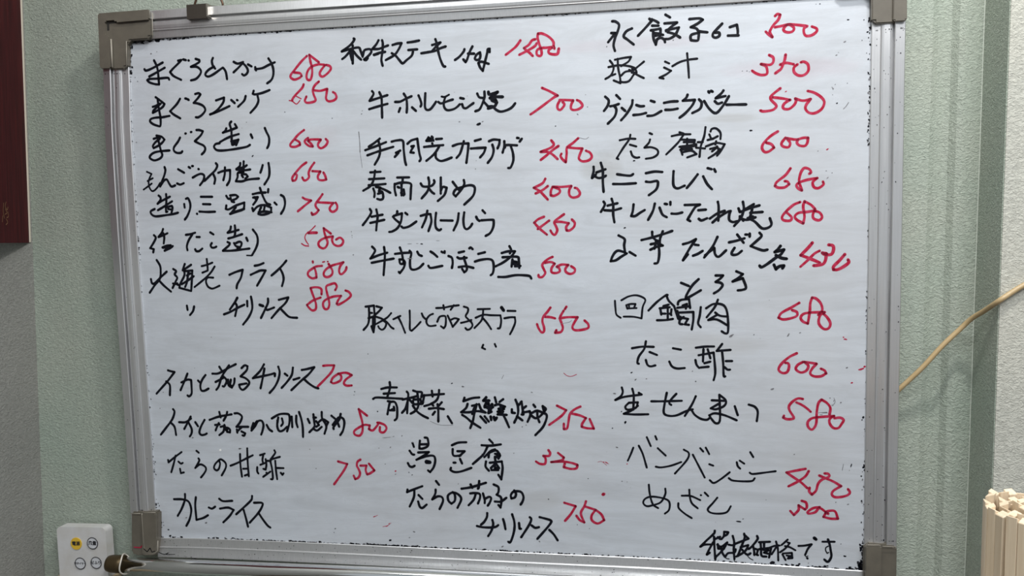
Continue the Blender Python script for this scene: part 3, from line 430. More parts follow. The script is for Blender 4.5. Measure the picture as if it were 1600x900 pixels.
('price','r','400','''4.0:1091,1772 1043,1702 910,1640 1001,1586 1066,1518 1125,1452|4.0:1128,1660 1041,1598 934,1551|4.0:1201,1645 1173,1581 1172,1516 1225,1508 1304,1551 1305,1603 1214,1645 1345,1641 1490,1650 1456,1586 1461,1508 1513,1474 1592,1491 1619,1542 1580,1608 1541,1622'''),
('menu_line','k','牛タンカレールう','''4.1:-1740,1378 -1720,1323 -1781,1229 -1871,1122|4.1:-1633,1368 -1616,1252 -1634,1144 -1648,1035|4.1:-1716,1255 -1530,1284|4.1:-1741,1157 -1504,1202|4.1:-1288,1333 -1296,1286 -1361,1247 -1327,1205 -1259,1149|4.1:-1347,1260 -1211,1297 -1230,1176 -1290,1069 -1376,1016 -1433,1007|4.1:-1155,1303 -1121,1275|4.1:-1226,1088 -1191,1067 -1092,1092 -977,1164|4.1:-905,1250 -806,1274 -744,1273 -734,1152 -787,1005|4.1:-794,1328 -822,1207 -890,1067|4.1:-653,1291 -671,1150 -660,1056 -613,1017 -578,1034|4.1:-580,1172 -387,1164|4.1:-288,1275 -312,1142 -378,1010|4.1:-198,1287 -215,1167 -204,1060 -164,1025 -109,1058 -73,1110|4.1:96,1313 136,1268|4.1:-9,1216 11,1175 44,1148|4.1:72,1158 242,1163 268,1143 259,1050 209,958 133,913'''),
('price','r','450','''4.0:1060,1191 967,1154 906,1103 990,1009 1102,914|4.0:1139,1130 1058,1073 957,1003|4.0:1371,1223 1298,1173 1218,1109 1243,1043 1262,977 1227,912 1188,926 1156,979|4.0:1231,1109 1323,1107 1441,1084 1401,1026 1407,974 1453,973 1519,1024 1533,1089 1488,1142'''),
('menu_line','k','牛すじごぼう煮','''4.1:-1726,777 -1679,722 -1702,667 -1762,586 -1617,639 -1474,677|4.1:-1527,767 -1518,623 -1551,315|4.1:-1743,517 -1564,549 -1370,580|4.1:-1347,655 -1219,667 -1092,671|4.1:-1265,756 -1233,660 -1222,578|4.1:-1222,564 -1279,565 -1267,497 -1211,496 -1209,551 -1189,509 -1213,428 -1279,347 -1297,367|4.1:-1105,699 -1078,658 -1103,549 -1100,426 -1045,398 -959,425 -884,492|4.1:-979,683 -952,635 -904,614|4.1:-762,683 -714,652 -653,597|4.1:-804,457 -763,422 -574,454|4.1:-581,677 -561,663|4.1:-532,683 -533,656|4.1:-472,608 -418,580 -406,499 -422,418 -415,445|4.1:-305,659 -215,678|4.1:-328,585 -287,565 -176,576|4.1:-217,590 -224,577 -180,428 -189,375 -224,348 -257,402|4.1:-311,430 -194,442 -71,414|4.1:-131,724 -110,737 -77,709|4.1:10,634 120,659|4.1:-47,514 49,540 172,551 240,517 251,410 235,329 200,296|4.1:385,642 487,667 595,665 539,593 416,501 278,433|4.1:509,746 535,686 513,633|4.1:397,575 512,580 634,578 653,524 657,404|4.1:552,539 536,426|4.1:565,512 618,498 577,472|4.1:550,472 644,458|4.1:590,432 678,437|4.1:322,268 437,267 587,292 722,290 816,276 844,236'''),
('price','r','500','''4.0:1182,570 1101,531 1020,453 1045,373 1064,320 1016,260 963,261 957,294|4.0:1060,479 1154,491 1213,464 1165,398 1164,332 1230,318 1290,344 1278,397 1245,417 1325,449 1424,441 1377,382 1390,329 1455,302 1515,328 1522,380 1464,423'''),
('menu_line','k','豚ヒレと茄子天プラ','''3.9:-1872,-191 -1811,-185 -1731,-174 -1726,-344 -1730,-473 -1754,-608 -1786,-508|3.9:-1817,-203 -1818,-367 -1846,-484 -1923,-572|3.9:-1803,-291 -1766,-294|3.9:-1830,-379 -1719,-344|3.9:-1689,-186 -1599,-210 -1656,-274 -1731,-332|3.4:-1446,-298 -1514,-368 -1613,-426 -1725,-484|3.4:-1720,-350 -1600,-391 -1517,-449 -1460,-520 -1412,-552|3.4:-1589,-414 -1536,-461 -1557,-531 -1606,-567 -1654,-543 -1671,-508|3.4:-1757,-367 -1764,-555|3.4:-1413,-397 -1291,-343|3.4:-1333,-356 -1277,-473 -1222,-619|3.4:-1136,-258 -1137,-403 -1142,-555 -1113,-584 -1039,-520 -959,-439|3.4:-937,-305 -915,-357 -874,-398|3.4:-753,-312 -807,-335 -856,-392 -864,-450 -836,-497 -789,-508 -711,-497|3.4:-697,-219 -579,-214 -461,-192 -325,-175|3.4:-578,-174 -568,-243|3.4:-407,-175 -462,-249|3.4:-686,-439 -642,-358 -559,-347 -543,-393 -552,-497 -583,-543 -629,-509|3.4:-512,-341 -457,-462|3.4:-455,-405 -396,-382 -332,-399 -374,-451 -435,-520 -457,-462|3.4:-244,-198 -181,-222 -182,-279 -219,-348 -185,-394 -140,-440|3.4:-298,-457 -221,-440 -127,-411|3.4:-139,-428 -112,-497 -154,-555 -201,-566 -230,-538|3.4:-23,-240 176,-235|3.4:67,-247 58,-336 30,-425 -83,-540|3.4:-59,-376 65,-329 180,-336|3.4:63,-387 126,-463 188,-559|3.4:180,-336 341,-339 351,-425 330,-533 291,-546|5.6:363,-216 394,-261|3.4:457,-267 584,-270|3.4:403,-385 500,-369 570,-369 574,-451 534,-552 487,-639|3.4:53,-808 32,-853 83,-878|3.4:240,-795 258,-839'''),
('price','r','550','''4.0:1134,-220 1083,-289 1019,-364 1005,-439 1028,-527 1027,-590 989,-609 946,-552 918,-477|4.0:1044,-364 1132,-370 1206,-389|4.0:1384,-208 1359,-246|4.0:1339,-271 1282,-377 1305,-465 1323,-540 1290,-603 1202,-615 1222,-571|4.0:1275,-389 1394,-371 1555,-371 1505,-452 1472,-527 1503,-571 1602,-571 1714,-540 1715,-478 1660,-421'''),
('menu_line','k','青梗菜、海鮮炒め','''4.1:-1511,-1425 -1507,-1513 -1544,-1626 -1565,-1689|4.1:-1656,-1539 -1546,-1513 -1392,-1511|4.1:-1620,-1617 -1427,-1603|4.1:-1801,-1705 -1745,-1681 -1565,-1686 -1296,-1697|4.1:-1554,-1739 -1516,-1744 -1545,-1852 -1568,-1959|4.1:-1516,-1751 -1439,-1750 -1403,-1824 -1400,-1912 -1410,-2013 -1449,-2054|4.1:-1455,-1831 -1449,-1863 -1495,-1876|4.1:-1521,-1889 -1444,-1888|4.1:-1228,-1578 -1204,-1621 -1222,-1759 -1234,-1934|4.1:-1303,-1710 -1117,-1664|4.1:-1228,-1759 -1263,-1860 -1323,-1930|4.1:-1188,-1708 -1133,-1770|4.1:-1119,-1558 -1063,-1576 -987,-1581 -975,-1606 -990,-1668|4.1:-1155,-1677 -1065,-1650|4.1:-1118,-1707 -1003,-1699 -993,-1768 -1070,-1781|4.1:-1132,-1732 -1108,-1782 -968,-1774|4.1:-1051,-1594 -1042,-1719 -1045,-1819 -1099,-1894 -1177,-1940|4.1:-1134,-1807 -1061,-1906 -974,-1967 -886,-2009|4.1:-944,-1636 -786,-1622 -609,-1607|4.1:-809,-1560 -800,-1653|4.1:-689,-1546 -698,-1627 -738,-1714 -841,-1778 -944,-1811|4.1:-938,-1630 -968,-1767|4.1:-822,-1765 -792,-1802|4.1:-651,-1744 -703,-1801|4.1:-869,-1853 -742,-1839 -617,-1855|4.1:-721,-1776 -712,-1875 -717,-2062|4.1:-769,-1901 -809,-1952|4.1:-557,-1972 -491,-2083|4.1:-274,-1664 -294,-1720 -149,-1669 -31,-1655|4.1:-226,-1762 -253,-1831 -336,-1900 -205,-1898 -68,-1877 68,-1899|4.1:-153,-1792 -90,-1779 -129,-1853 -156,-1928|4.1:-78,-1766 -119,-1915 -147,-2039 -193,-2158|4.1:-40,-1765 -5,-1851 68,-1899|4.1:-319,-1943 -245,-1991 -160,-2064 -25,-2148|4.1:-21,-1963 70,-2066|4.1:48,-1961 113,-2046|4.9:79,-1653 33,-1706 130,-1705|4.9:85,-1735 53,-1795 112,-1824 173,-1763 157,-1823 110,-1898|4.9:114,-1749 125,-1898|4.9:53,-1810 187,-1808|4.9:156,-1883 110,-1906|4.9:146,-1965 152,-2017|4.9:198,-1971 212,-2016 243,-1978|4.1:221,-1651 241,-1733|4.1:354,-1679 293,-1724|4.1:218,-1778 278,-1762 381,-1797 276,-1836 365,-1835 260,-1881 349,-1879 259,-1926 407,-1930|3.9:307,-1776 334,-1895 391,-2013 440,-2131|4.1:491,-1840 490,-1892 541,-1898|4.1:553,-1684 588,-1787 585,-1920 523,-2055|4.1:570,-1950 657,-2015|4.1:641,-1719 603,-1772|4.1:649,-1712 661,-1815 674,-1918 644,-1919|4.1:661,-1830 721,-1784|4.1:660,-1889 778,-1865 784,-1931 738,-2036|4.1:839,-1760 867,-1797|4.1:792,-1901 895,-1855 1011,-1898 984,-1780 1020,-1809 1027,-1838 938,-1943 864,-1974 799,-1931|4.1:895,-1855 901,-1959 928,-2039|4.1:983,-1883 1040,-1912 1039,-1986 978,-2120 858,-2248'''),
('price','r','750','''4.0:1210,-1769 1354,-1840 1273,-1937 1081,-2081|4.0:1578,-1778 1477,-1831 1411,-1905 1387,-2023 1364,-2127 1313,-2142 1314,-2054|4.0:1433,-1890 1562,-1917 1662,-1959 1603,-2048 1595,-2100 1674,-2120 1782,-2125 1719,-1973'''),
('menu_line','k','湯豆腐','''4.1:-1159,-2425 -1139,-2488|4.1:-1213,-2554 -1172,-2610 -1136,-2616|4.1:-1249,-2761 -1222,-2810 -1179,-2823 -1135,-2800|4.1:-1035,-2384 -1045,-2458 -1047,-2512 -997,-2513 -924,-2483 -894,-2440 -899,-2370 -912,-2335 -955,-2329|4.1:-1030,-2443 -916,-2438|4.1:-1070,-2579 -891,-2567 -972,-2626 -1103,-2700 -943,-2639 -815,-2629 -788,-2706 -820,-2820 -880,-2899 -915,-2872|7.3:-932,-2731 -882,-2736|4.0:-504,-2445 -397,-2400 -263,-2390|4.0:-492,-2508 -494,-2585 -467,-2619 -361,-2610|4.0:-415,-2541 -295,-2538 -389,-2624|4.0:-484,-2732 -449,-2731|4.0:-376,-2666 -343,-2743|4.0:-529,-2818 -537,-2854 -467,-2887 -354,-2870 -190,-2808|4.1:115,-2339 169,-2394|4.1:-13,-2433 134,-2436 301,-2411|4.1:85,-2444 19,-2572 -67,-2658 -167,-2745|4.1:202,-2497 131,-2527 24,-2627|4.1:103,-2555 94,-2632|4.1:103,-2555 215,-2511 276,-2572 200,-2567|4.1:227,-2580 283,-2593 253,-2649|4.1:199,-2616 268,-2628|4.1:51,-2697 42,-2781 96,-2849|4.1:113,-2716 308,-2689 319,-2801 294,-2983 247,-2908|4.1:199,-2623 210,-2734|4.1:210,-2720 125,-2806|4.1:210,-2720 264,-2802|4.1:138,-2834 249,-2831|4.1:196,-2734 194,-2818 236,-2789'''),
('price','r','320','''4.0:1062,-2486 1088,-2531 1069,-2578 979,-2580 1014,-2625 1003,-2708 922,-2711 859,-2675|4.0:1215,-2528 1304,-2599 1267,-2646 1104,-2678 1267,-2664 1410,-2679 1517,-2712 1499,-2768 1409,-2779 1301,-2755 1320,-2690'''),
('menu_line','k','たらの茄子のチリソース','''4.1:-1271,-3204 -1280,-3247 -1192,-3208 -1017,-3138|4.1:-1155,-3200 -1167,-3329 -1244,-3489|4.1:-1086,-3290 -1023,-3352|4.1:-1097,-3398 -1071,-3483 -1028,-3503 -954,-3443|4.1:-785,-3045 -736,-3108|4.1:-796,-3188 -805,-3259 -858,-3354 -764,-3300 -693,-3312 -680,-3383 -741,-3513|4.1:-512,-3221 -478,-3262 -481,-3362 -539,-3413 -587,-3365 -592,-3280 -519,-3228 -435,-3246 -373,-3329 -441,-3481|4.4:-362,-3159 -192,-3125 42,-3047|4.4:-212,-3084 -185,-3139|4.4:-69,-3023 -79,-3121 -94,-3150|4.0:-223,-3232 -152,-3223 -68,-3234 -63,-3304 -100,-3397|4.0:-131,-3236 -169,-3336 -256,-3431|4.0:-12,-3225 14,-3330 12,-3386|4.0:14,-3316 85,-3278 120,-3298 97,-3369 60,-3427|4.1:167,-3071 243,-3111 241,-3195 212,-3238 280,-3278 285,-3362 270,-3447 236,-3406|4.1:181,-3352 279,-3348 371,-3282|4.1:500,-3159 527,-3214 507,-3271 451,-3292 443,-3236 491,-3178 601,-3175 646,-3248 635,-3323 597,-3389|4.1:50,-3548 43,-3613 -3,-3694 -59,-3746|4.1:-124,-3769 -35,-3785 93,-3785 182,-3771 227,-3739|4.1:131,-3659 144,-3728 111,-3839 55,-3931|4.1:308,-3637 326,-3701 343,-3804|4.1:457,-3552 488,-3664 491,-3773 463,-3903 417,-4015 383,-4008|4.1:566,-3691 573,-3785 598,-3784|4.1:743,-3590 766,-3619 730,-3714 595,-3927|4.1:769,-3722 826,-3759 889,-3745|4.1:902,-3581 1003,-3604 1075,-3626 1084,-3660 1010,-3761 857,-3941|4.1:1053,-3784 1123,-3855 1184,-3951'''),
('price','r','750','''4.0:1301,-3332 1480,-3381 1397,-3517 1305,-3628|4.0:1643,-3296 1615,-3380 1559,-3492 1611,-3638 1540,-3604 1487,-3532|4.0:1624,-3379 1793,-3428 1729,-3523 1737,-3605 1826,-3648 1925,-3589 1882,-3498 1793,-3428|4.9:1912,-3176 1930,-3166'''),
('menu_line','k','水餃子6コ','''4.1:2139,4074 2186,4067 2240,4017 2219,3924 2184,3845 2155,3726 2175,3637|4.1:2123,3903 2184,3899 2129,3835 2074,3771|4.1:2429,3952 2348,3916 2306,3845 2360,3795 2454,3716|4.1:2687,4076 2720,4047 2632,3953 2516,3839|4.1:2720,4067 2780,4037 2820,4008|4.1:2726,3974 2820,3968|4.1:2706,3908 2793,3917 2847,3927|4.1:2739,3900 2745,3786 2778,3697 2792,3757|4.1:2847,3913 2846,3833 2765,3825|4.1:2739,3866 2833,3854|4.1:2792,3770 2846,3793 2899,3764 2912,3723|4.1:2846,3840 2886,3831|4.1:2921,4121 2988,4077|4.1:2907,3996 3007,3997 3087,3998 3007,3944 2953,3900 2927,3882|4.1:2927,3895 3047,3915 3113,3924 3060,3821 2979,3772 2913,3770|4.1:2953,3867 3046,3835 3133,3777|4.1:3266,4036 3405,4038 3457,4015 3378,3961 3286,3920 3365,3895 3404,3853 3523,3831|4.1:3404,3853 3397,3775 3384,3722 3311,3727 3285,3741 3292,3807 3404,3834|4.1:3733,3942 3667,3877 3608,3815 3601,3769 3641,3747 3693,3770 3687,3817 3628,3820|4.1:3843,3886 3941,3913 3954,3834 3954,3768|4.1:3817,3766 3967,3761'''),
('price','r','500','''4.0:4477,4006 4509,4031 4547,4018 4520,3948 4456,3880 4412,3810 4407,3772 4440,3709 4391,3745 4347,3792|4.0:4477,3847 4586,3861 4673,3872 4738,3824 4722,3775 4662,3762 4608,3782 4597,3821 4651,3873 4738,3868 4910,3838|4.0:4921,3835 4878,3804 4879,3738 4911,3698 4986,3704 5050,3750 5050,3794 4985,3826'''),
('menu_line','k','豚汁','''3.4:2173,3509 2303,3529 2412,3537 2371,3471 2261,3410|3.4:2098,3500 2138,3443 2151,3375 2109,3282 2026,3232|3.4:2076,3406 2234,3425 2383,3403 2465,3372 2424,3334 2328,3325 2259,3268|3.4:2214,3520 2220,3385 2246,3248 2251,3160 2149,3206|3.4:2123,3281 2178,3299|3.4:2601,3459 2519,3396 2437,3333 2423,3307 2491,3303 2478,3344 2424,3361|3.4:2383,3349 2491,3276 2599,3217|3.4:2450,3278 2381,3187 2299,3171 2245,3187|3.4:2911,3442 2971,3412|3.4:2897,3356 2997,3304 2923,3254 2828,3212 2889,3195|3.4:3017,3370 3124,3424 3244,3451 3377,3460|3.4:3231,3545 3244,3385 3250,3304 3256,3190'''),
('price','r','350','''4.0:4397,3456 4452,3419 4453,3352 4403,3316 4283,3333 4349,3302 4371,3234 4360,3184 4283,3177 4206,3209 4157,3245|4.0:4626,3449 4611,3366 4568,3257 4524,3220 4481,3189|4.0:4551,3310 4632,3332 4741,3306|4.0:4790,3301 4742,3259 4747,3192 4807,3144 4883,3146 4942,3204 4936,3293 4882,3335 4838,3329'''),
('menu_line','k','ゲソニンニクバター','''4.1:2022,2971 2072,2916 2059,2840 2000,2760|4.1:2097,2826 2161,2836 2225,2855|4.1:2154,2830 2186,2771 2159,2671 2055,2567|4.1:2188,2986 2244,2927|4.1:2268,2793 2319,2746|4.1:2428,2899 2415,2824 2337,2701 2254,2610|4.1:2484,2827 2541,2806 2598,2806|4.1:2439,2681 2540,2686 2628,2704|4.1:2699,2880 2755,2859|4.1:2647,2659 2741,2665 2854,2723|4.1:2893,2840 2993,2854 3092,2854|4.1:2911,2737 3004,2735 3092,2747|4.1:3235,2943 3216,2900 3167,2859 3340,2863 3302,2784 3203,2676 3116,2611|4.1:3401,2867 3438,2815 3413,2729 3302,2672|4.1:3475,2839 3549,2723 3647,2657 3757,2776 3830,2896|4.1:3537,2978 3549,2957|4.1:3574,2983 3598,2969|4.1:3751,2980 3720,2939 3641,2874 3781,2899|4.1:3628,2831 3671,2792 3732,2808|4.1:3796,2772 3936,2768 4076,2764'''),
('price','r','500','''4.0:4555,2972 4478,2915 4418,2857 4431,2807 4491,2743 4497,2706 4443,2665 4323,2652 4275,2667|4.0:4442,2849 4562,2831 4693,2801 4622,2761 4592,2714 4610,2676 4682,2673 4753,2731 4776,2791 4764,2816 4871,2781 4977,2800 4919,2724 4907,2663 4955,2606 5038,2596 5132,2653 5166,2749 5118,2824 5024,2889 4935,2917'''),
('menu_line','k','たら唐揚','''3.4:2232,2315 2359,2333 2467,2326|3.4:2391,2389 2372,2320 2281,2196 2184,2046 2209,2033|3.4:2384,2243 2479,2212|3.4:2395,2141 2420,2076 2471,2046 2522,2050|3.4:2676,2403 2714,2385|3.4:2682,2308 2663,2258 2599,2191 2700,2193 2788,2152 2794,2088 2724,2040 2617,2025|3.4:3002,2346 3127,2366 3276,2363|3.4:3115,2398 3177,2377|3.4:3177,2364 3089,2242 2919,2078|3.4:3127,2291 3338,2276 3325,2208|3.4:3114,2184 3251,2198 3362,2213|3.4:3226,2300 3226,2136|3.4:3176,2251 3325,2246|3.4:3126,2140 3300,2146|3.4:3138,2127 3157,2063|3.4:3157,2101 3288,2121 3362,2068 3225,2023|3.4:3139,2152 3362,2194|3.4:3493,2458 3474,2328 3424,2179 3405,2023|3.4:3381,2243 3455,2241|3.4:3356,2163 3486,2145|3.4:3566,2393 3585,2429 3646,2433 3708,2368 3708,2275|3.4:3548,2350 3585,2286 3671,2320|3.4:3523,2269 3609,2285|3.4:3498,2176 3646,2221 3769,2198 3707,2094 3658,2033|3.4:3646,2246 3634,2196|3.4:3560,2137 3658,2158 3585,2098|3.4:3695,2132 3646,2071 3535,2002|3.4:3658,2170 3695,2094'''),
('price','r','600','''4.0:4523,2354 4421,2291 4325,2195 4301,2122 4337,2065 4398,2069 4470,2122 4433,2173 4355,2200|4.0:4631,2258 4577,2186 4596,2136 4673,2121 4697,2181 4649,2251 4780,2227 4875,2248 4946,2246 4935,2172 4900,2131 4828,2140 4792,2178 4804,2227'''),
('menu_line','k','牛ニラレバ','''4.1:1833,1930 1833,1864 1807,1762 1868,1814|4.1:1943,1987 1972,1871 1970,1703 1980,1545|4.1:1875,1844 2014,1888|4.1:1844,1791 1904,1759 1977,1769 2019,1792|4.1:2188,1807 2290,1789 2386,1780 2428,1803|4.1:2126,1662 2289,1657 2468,1664|4.1:2618,1809 2743,1829 2861,1819|4.1:2617,1683 2683,1675 2778,1688 2795,1642 2765,1559 2657,1478|4.1:3026,1826 3020,1731 3025,1612 3083,1568 3189,1607|4.1:3377,1767 3306,1674 3218,1570|4.1:3458,1735 3516,1621 3585,1542|4.1:3524,1855 3581,1837|4.1:3619,1836 3638,1796'''),
('price','r','680','''4.0:4703,1813 4635,1719 4512,1621 4487,1564 4537,1537 4624,1540 4686,1584 4661,1623 4623,1630|4.0:4968,1728 4992,1746 4967,1792 4900,1813 4857,1764 4833,1688 4827,1611 4865,1489 4809,1522 4791,1574 4858,1617 4968,1645 5078,1661 5018,1606 5031,1535 5092,1514 5165,1563 5158,1608'''),
('menu_line','k','牛レバーたれ焼','''4.1:1978,1400 1996,1351 1934,1243|4.1:2100,1439 2123,1348 2121,1202 2138,1081|4.1:2038,1338 2189,1370|4.1:1989,1269 2116,1263 2243,1293|4.1:2429,1346 2416,1244 2392,1172 2452,1171 2524,1217 2596,1258|4.1:2746,1350 2715,1237 2643,1106|4.1:2816,1288 2857,1185 2922,1142|4.1:2894,1343 2929,1337|4.1:2976,1368 2976,1326|4.1:2993,1194 3070,1190 3152,1208|4.1:3188,1318 3410,1318 3340,1281 3258,1152 3228,1099 3269,1074|4.1:3387,1235 3498,1242|4.1:3392,1107 3433,1082 3515,1113|4.1:3670,1353 3682,1268 3676,1072|4.1:3554,1108 3657,1177 3771,1220|4.1:3593,1048 3682,1124 3809,1200 3854,1212 3835,1160 3835,1082 3886,1048 3949,1060|4.1:3968,1248 3987,1195 4037,1207|4.1:4031,1344 4044,1233 4000,1104 3905,989|4.1:4044,1220 4188,1307|4.1:4050,1220 4163,1256 4270,1286|4.1:4138,1179 4314,1188|4.1:4163,1230 4138,1127|4.1:3987,1104 4088,1076 4214,1112|4.1:3987,1130 4038,1064|4.1:4101,1102 4202,1048 4302,948 4390,953 4440,1003 4415,1095|4.1:4126,1114 4176,1126'''),
('price','r','680','''4.0:4842,1319 4749,1280 4638,1180 4589,1104 4614,1058 4701,1050 4726,1094 4688,1140 4645,1180|4.0:5052,1209 4996,1274 4903,1328 4885,1251 4905,1109 4887,1007 4800,1060 4769,1112 4824,1163 4935,1173 5046,1189 5022,1132 5034,1074 5108,1047 5151,1091 5120,1156 5058,1183'''),
('menu_line','k','山芋たんざく とろろ各','''4.1:2199,881 2289,823 2281,732 2294,620 2197,650 2141,622 2098,553 2076,490 2153,503 2237,558 2321,606|4.1:2363,626 2453,569|4.1:2544,805 2710,843 2888,895 3004,935|4.1:2703,927 2710,850 2764,794|4.1:2861,931 2819,820|4.1:2681,739 2819,765|4.1:2674,656 2763,696 2859,716 2819,737|4.1:2764,794 2736,669|4.1:2819,807 2805,723|4.1:2778,793 2804,668 2804,556 2782,459 2734,446|4.1:3159,731 3254,757 3349,804 3254,660 3158,489 3233,578|4.1:3335,721 3389,713|4.1:3307,556 3375,582 3449,627|4.1:3664,832 3590,682 3469,526|4.1:3483,560 3617,668 3630,572 3684,536 3791,631|4.1:3831,747 3950,772 4056,804|4.1:3950,861 4043,736|4.1:3911,663 3871,595 3884,561 3951,567 4017,618|4.1:4069,859 4096,858|4.1:4129,871 4129,824|4.1:3129,148 3245,98|4.1:3387,201 3292,105 3210,-34 3196,-97 3305,-35 3421,34|4.1:3637,254 3744,253 3711,212 3637,157 3711,142 3737,101 3684,32 3610,-16|4.1:3938,313 4031,270 3964,209 3884,161 4031,208 4078,70 4031,36 3958,27|4.1:4271,881 4299,833 4231,763 4145,687 4231,650 4323,619 4386,630|4.6:4568,680 4528,628 4489,593 4619,626 4574,556 4506,510 4381,416 4301,370 4272,394|4.6:4506,545 4586,502 4659,490|4.6:4478,403 4507,338 4552,378 4620,389 4598,348'''),
('price','r','430','''4.7:5018,719 4957,644 4857,540 4936,509 5037,466 5127,424|3.9:5120,600 5048,560 4959,468 4853,369|4.7:5248,686 5304,673 5315,615 5283,545 5193,546 5160,570 5216,558 5205,464 5172,406 5105,389 5038,384|4.7:5471,542 5395,450 5318,369 5318,322 5374,321 5462,367 5528,424 5517,466'''),
('menu_line','k','回鍋肉','''3.1:2132,-119 2139,-235 2154,-334 2219,-383|3.1:2230,-112 2336,-55 2449,-36 2545,-64 2593,-114 2552,-220 2534,-392 2413,-367 2260,-364|3.1:2305,-189 2321,-245|3.1:2305,-186 2367,-170 2444,-170 2424,-226|3.1:2344,-183 2347,-213|3.1:2324,-239 2382,-236 2460,-233|3.7:2640,-270 2769,-139 2897,-42 2929,-34|3.7:2913,-51 2944,-124 3023,-206|3.7:2864,-205 2944,-181|3.7:2808,-238 2960,-222|3.7:2816,-238 2831,-336|3.7:2928,-222 2927,-418|3.7:2959,-320 2983,-344|3.7:2832,-319 2895,-320|3.7:2767,-421 2895,-418 3006,-401|3.7:2983,-255 2975,-336|3.7:3079,-182 3087,-141 3135,-109 3245,-101 3261,-239|3.7:3071,-231 3261,-207|3.7:3150,-198 3213,-174 3197,-247|3.7:3023,-206 3086,-402|3.7:3071,-279 3102,-394|3.7:3102,-304 3308,-296 3307,-418 3283,-565|3.7:3118,-369 3101,-467 3149,-483|3.7:3149,-385 3228,-402 3181,-483 3244,-492|3.7:3102,-418 3165,-369|3.7:3418,-224 3402,-354 3378,-467 3417,-529|3.7:3669,-112 3622,-225 3504,-378|3.7:3497,-240 3606,-176 3731,-185 3793,-258 3817,-419 3817,-597 3778,-622 3723,-589|3.7:3630,-306 3700,-354 3817,-368|3.7:3661,-338 3528,-419 3653,-411 3809,-500'''),
('price','r','680','''4.0:4840,-166 4724,-237 4588,-315 4547,-387 4616,-413 4725,-395 4807,-359 4807,-302 4738,-273|4.0:5112,-346 5166,-275 5144,-175 5076,-103 5022,-89 4996,-174 4990,-302 4964,-474 4896,-445 4862,-388 4902,-331 5010,-310 5200,-306 5133,-360 5120,-474 5188,-553 5256,-546 5282,-474 5241,-389 5186,-332'''),
('menu_line','k','たこ酢','''3.7:2385,-854 2539,-829 2716,-832|3.7:2596,-746 2571,-862 2489,-978 2464,-1078 2488,-1094|3.7:2651,-911 2763,-957|3.7:2593,-1035 2617,-1110 2665,-1134 2738,-1117|3.7:3004,-852 3123,-873|3.7:2947,-1058 2987,-1132 3066,-1164 3178,-1155|3.7:3345,-842 3480,-825 3613,-822|3.7:3385,-957 3605,-915 3621,-1070 3629,-1233 3605,-1340|3.7:3456,-866 3448,-1054|3.7:3519,-866 3558,-1005|3.7:3337,-1031 3353,-1104 3392,-1153|3.7:3471,-1079 3558,-1054|3.7:3416,-1145 3534,-1132|3.7:3731,-784 3652,-890 3856,-873|3.7:3731,-906 3746,-1069 3754,-1265 3778,-1278|3.7:3786,-1044 3879,-1043|3.7:3762,-1134 3809,-1174 3848,-1174'''),
('price','r','600','''4.0:4811,-920 4701,-979 4592,-1081 4551,-1168 4607,-1219 4675,-1204 4702,-1124 4688,-1073 4647,-1066|4.0:4901,-1050 4826,-1094 4799,-1159 4868,-1209 4949,-1180 4976,-1107 4921,-1050 5017,-1063 5092,-1077 5031,-1150 5004,-1222 5059,-1265 5154,-1264 5229,-1220 5208,-1177 5153,-1149'''),
('menu_line','k','生せんまい','''3.7:2223,-1469 2237,-1535 2206,-1606 2121,-1666 2267,-1613 2527,-1575|3.7:2482,-1548 2527,-1575|3.7:2383,-1486 2405,-1596 2395,-1816|3.7:2328,-1707 2465,-1697 2434,-1784 2311,-1817 2273,-1770 2328,-1707|3.7:2465,-1752 2372,-1824 2249,-1881 2418,-1889 2624,-1882|3.7:2671,-1678 2845,-1675 3131,-1663|3.7:2906,-1542 2875,-1698 2859,-1855 2934,-1900 3055,-1890 3205,-1818 3295,-1793|3.7:3049,-1556 2966,-1650 2943,-1705 2973,-1731|3.7:3340,-1590 3280,-1723 3175,-1899|3.7:3280,-1809 3324,-1878 3414,-1938 3503,-1952 3548,-1920|3.7:3578,-1649 3784,-1654|3.7:3689,-1563 3784,-1646 3762,-1731 3637,-1787 3563,-1773 3681,-1701|3.7:3689,-1578 3696,-1732 3696,-1964 3637,-2004 3577,-1943 3540,-1882 3622,-1849 3770,-1878 3946,-1952|3.7:3917,-1736 3961,-1874|3.7:4122,-1707 4209,-1739 4253,-1815 4239,-1961'''),
('price','r','580','''4.0:4901,-1610 4838,-1602 4770,-1639 4707,-1713 4713,-1786 4771,-1883 4760,-1913 4679,-1921 4622,-1897 4633,-1867|3.6:4810,-1663 4885,-1698 4953,-1745 5017,-1803|3.9:5284,-1837 5294,-1740 5248,-1668 5169,-1615 5124,-1670 5102,-1804 5098,-1962 5070,-2041 5025,-2073 4978,-2025 4978,-1952 5046,-1896 5194,-1875 5347,-1860 5285,-1910 5291,-1982 5343,-2042 5411,-2040 5455,-1979 5483,-1918 5431,-1883 5353,-1896'''),
('menu_line','k','バンバンジー','''3.2:2390,-2414 2350,-2518 2303,-2623|3.2:2474,-2380 2535,-2513 2594,-2726|3.2:2598,-2243 2658,-2384|3.2:2728,-2224 2750,-2279|3.2:2764,-2413 2885,-2528|3.2:2732,-2706 2808,-2715 2960,-2684 3119,-2621|3.2:3158,-2426 3233,-2479 3202,-2590 3020,-2808|3.2:3293,-2501 3367,-2648 3471,-2857|3.2:3405,-2397 3450,-2450|3.2:3487,-2387 3539,-2487|3.2:3539,-2644 3599,-2665|3.2:3546,-2894 3606,-2936 3710,-2873 3844,-2760|3.2:3947,-2601 3962,-2663 3999,-2701|3.2:3991,-2576 4058,-2621|3.2:4145,-2440 4190,-2517|3.2:3829,-2854 3903,-2891 4154,-2891 4212,-2842|3.2:4139,-2759 4183,-2778 4344,-2753 4519,-2724'''),
